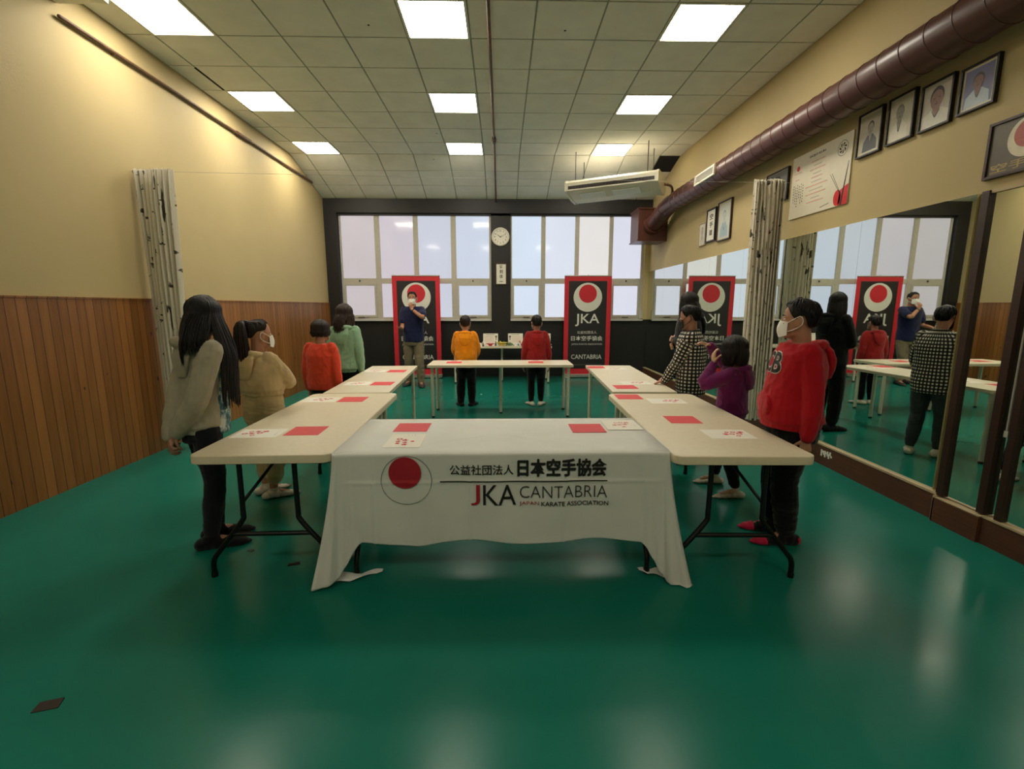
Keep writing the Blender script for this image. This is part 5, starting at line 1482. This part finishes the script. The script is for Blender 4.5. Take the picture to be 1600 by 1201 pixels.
# 7 boy in dark red
person('boy in a dark red hoodie and black trousers standing with his back turned, arms down', .53, 7.17, 90, 1.39, .218, 1.05, 1.1,
       hands={1: (.20, .0, .63), -1: (-.20, .0, .63)}, poles={1: (.5, -1, 0), -1: (-.5, -1, 0)}, skin_c=(150, 106, 84), hair=('short', HB, dict(seed=7, vol=1.08)), mask=M_MASK, head_yaw=5,
       top=dict(name='hoodie', mat=F_DRED, off=.022, hem=.66, hood=1.15, bulge=.014, fold=.009), bottom=dict(mat=F_BLACK, off=.010, cuff=.015, fold=.006), shoes=dict(name='sock', mat=F_WSOCK, off=.002, up=.0), feet={-1: (-.075, 0), 1: (.075, 0)}, foot_yaw=(22, -22))
# 8 person in the checked shirt
person('person in a black and white checked shirt resting a hand on the table', 1.905, 4.62, 152, 1.535, .232, 1.08, 1.12,
       hands={-1: (-.075, .245, .785), 1: (.12, .22, .80)}, poles={-1: (-.9, -.5, -.2), 1: (.9, -.5, -.2)}, hdir={-1: ((.1, .9, -.35), (.1, -.3, -1)), 1: ((-.5, .8, -.2), (0, 0, -1))}, curl=.25,
       head_yaw=-4, head_pitch=-10, skin_c=(174, 124, 98), hair=('short', HB, dict(seed=8, vol=1.04)), mask=M_MASKB, lean=(0, .03),
       top=dict(name='checked_shirt', mat=F_CHECK, off=.022, hem=.665, collar=True, rib=False, bulge=.016, fold=.007, vox=.006, post=gingham_uv), bottom=dict(mat=F_DENIM, off=.012, cuff=.02, fold=.007), shoes=dict(name='sock', mat=F_WSOCK, off=.002, up=.0), feet={-1: (-.10, .04), 1: (.10, -.05)}, foot_yaw=(6, -20))
# 9 person in black
person('person all in black with dark hair standing behind the checked shirt by the mirror', 2.26, 5.65, 165, 1.69, .235, 1.0, 1.1,
       hands={-1: (.05, .16, 1.12), 1: (-.05, .17, 1.06)}, poles={-1: (-1, -.3, -.4), 1: (1, -.3, -.4)}, curl=.5, head_yaw=-42, skin_c=(176, 130, 104), hair=('long', HB, dict(seed=9, length=.95, front=46, back_out=.2, vol=1.08)),
       top=dict(name='jumper', mat=F_BLACK, off=.024, hem=.80, bulge=.016, hood=1.0, fold=.006), bottom=dict(mat=F_BLACK, off=.014, cuff=.02, loose=.008, fold=.006), shoes=dict(name='shoe', mat=F_BSOCK, off=.008), feet={-1: (-.09, .02), 1: (.09, -.02)}, foot_yaw=(6, -6))
# 10 girl in purple
def purple_extra(root, garment, q):
    g = G(); H = q['H']
    for s, y_, r_ in ((-.055, .0, .010), (-.05, .035, .008), (-.065, -.03, .009)):
        g.ell((s, .067 * H + .05, .80 + y_), (r_, .004, r_), 8, 6)
    g.obj('white_print', M_PAPER, root, True)
person('girl with black bobbed hair in a purple hoodie, one hand at her face', 1.865, 3.69, 142, 1.29, .215, .98, 1.05,
       hands={1: (.035, .20, 1.205), -1: (-.105, .135, 1.075)}, poles={1: (1, .1, -.5), -1: (-.6, .35, -1)}, hdir={1: ((-.55, .75, .35), (-.4, .2, -.9)), -1: ((.15, .1, 1), (.6, -.8, 0))}, curl=.45,
       head_yaw=-22, head_pitch=-4, skin_c=(196, 156, 126), hair=('bob', HB, dict(seed=10, length=.62, front=44, vol=1.10)),
       top=dict(name='hoodie', mat=F_PURPLE, off=.022, hem=.645, hood=1.1, bulge=.014, fold=.009), bottom=dict(mat=F_JEANS, off=.010, cuff=.03, fold=.005), shoes=dict(name='sock', mat=F_WSOCK, off=.002, up=.005),
       feet={-1: (-.10, -.10), 1: (.14, .12)}, foot_yaw=(36, 30))
# 11 boy in the lettered hoodie
M_LET = mat('letter_black', (22, 20, 22), .7); M_LETE = mat('letter_edge', (200, 190, 176), .7)
def gcb_extra(root, garment, q):
    """appliqué letters laid on the garment's own surface"""
    from mathutils.bvhtree import BVHTree
    me = garment.data; bvh = BVHTree.FromPolygons([v.co for v in me.vertices], [tuple(p.vertices) for p in me.polygons])
    def on(u, v, k):
        a = u * 5.2
        o = Vector((math.sin(a) * .6, math.cos(a) * .6, v)); d = Vector((-math.sin(a), -math.cos(a), 0))
        hit = bvh.ray_cast(o, d)[0]
        return tuple((hit or Vector((0, .16, v))) - d * (.0025 + .0016 * k))
    for nm, m_, b, k in (('letter_border', M_LETE, .062, 0), ('letters', M_LET, .018, 1)):
        g = G()
        for ch, cx, ww in (('G', .105, .094), ('C', 0.0, .094), ('B', -.105, .094)):
            vs, fs, tw, th = text_geo(ch, b)
            ex = 1 + (.10 if k == 0 else 0)
            bm = bmesh.new(); vv = [bm.verts.new((a / tw * ww * ex, c / th * .128 * ex, 0)) for a, c in vs]
            for f in fs:
                try: bm.faces.new([vv[i] for i in f])
                except ValueError: pass
            bmesh.ops.remove_doubles(bm, verts=bm.verts[:], dist=1e-5)
            for _ in range(2): bmesh.ops.subdivide_edges(bm, edges=[e for e in bm.edges if e.calc_length() > .02], cuts=1)
            bmesh.ops.triangulate(bm, faces=bm.faces[:]); bm.verts.index_update()
            g.add([on(cx - (v.co.x - ww * ex / 2), 1.185 - .064 * ex + v.co.y, k) for v in bm.verts], [tuple(v.index for v in f.verts) for f in bm.faces]); bm.free()
        g.obj(nm, m_, garment)
person('boy in a red hoodie with dark block letters, white mask and black trousers', 1.865, 2.89, 163, 1.565, .238, 1.16, 1.25,
       hands={-1: (-.205, -.03, .735), 1: (.21, .03, .735)}, poles={-1: (-.5, -1, 0), 1: (.5, -1, 0)}, head_yaw=-22, skin_c=(178, 128, 100), hair=('short', HB, dict(seed=11, vol=1.08)), mask=M_MASK, curl=.35,
       top=dict(name='hoodie', mat=F_RED, off=.024, hem=.775, hood=.98, bulge=.014, belly=.045, fold=.007, pocket=True, extra=gcb_extra), bottom=dict(mat=F_BLACK, off=.014, cuff=.02, loose=.012, fold=.008, hem=.8), shoes=dict(name='sock', mat=F_BSOCK, off=.006, tip=F_PINK, up=.02),
       feet={-1: (-.085, .0), 1: (.10, .03)}, foot_yaw=(12, 4))
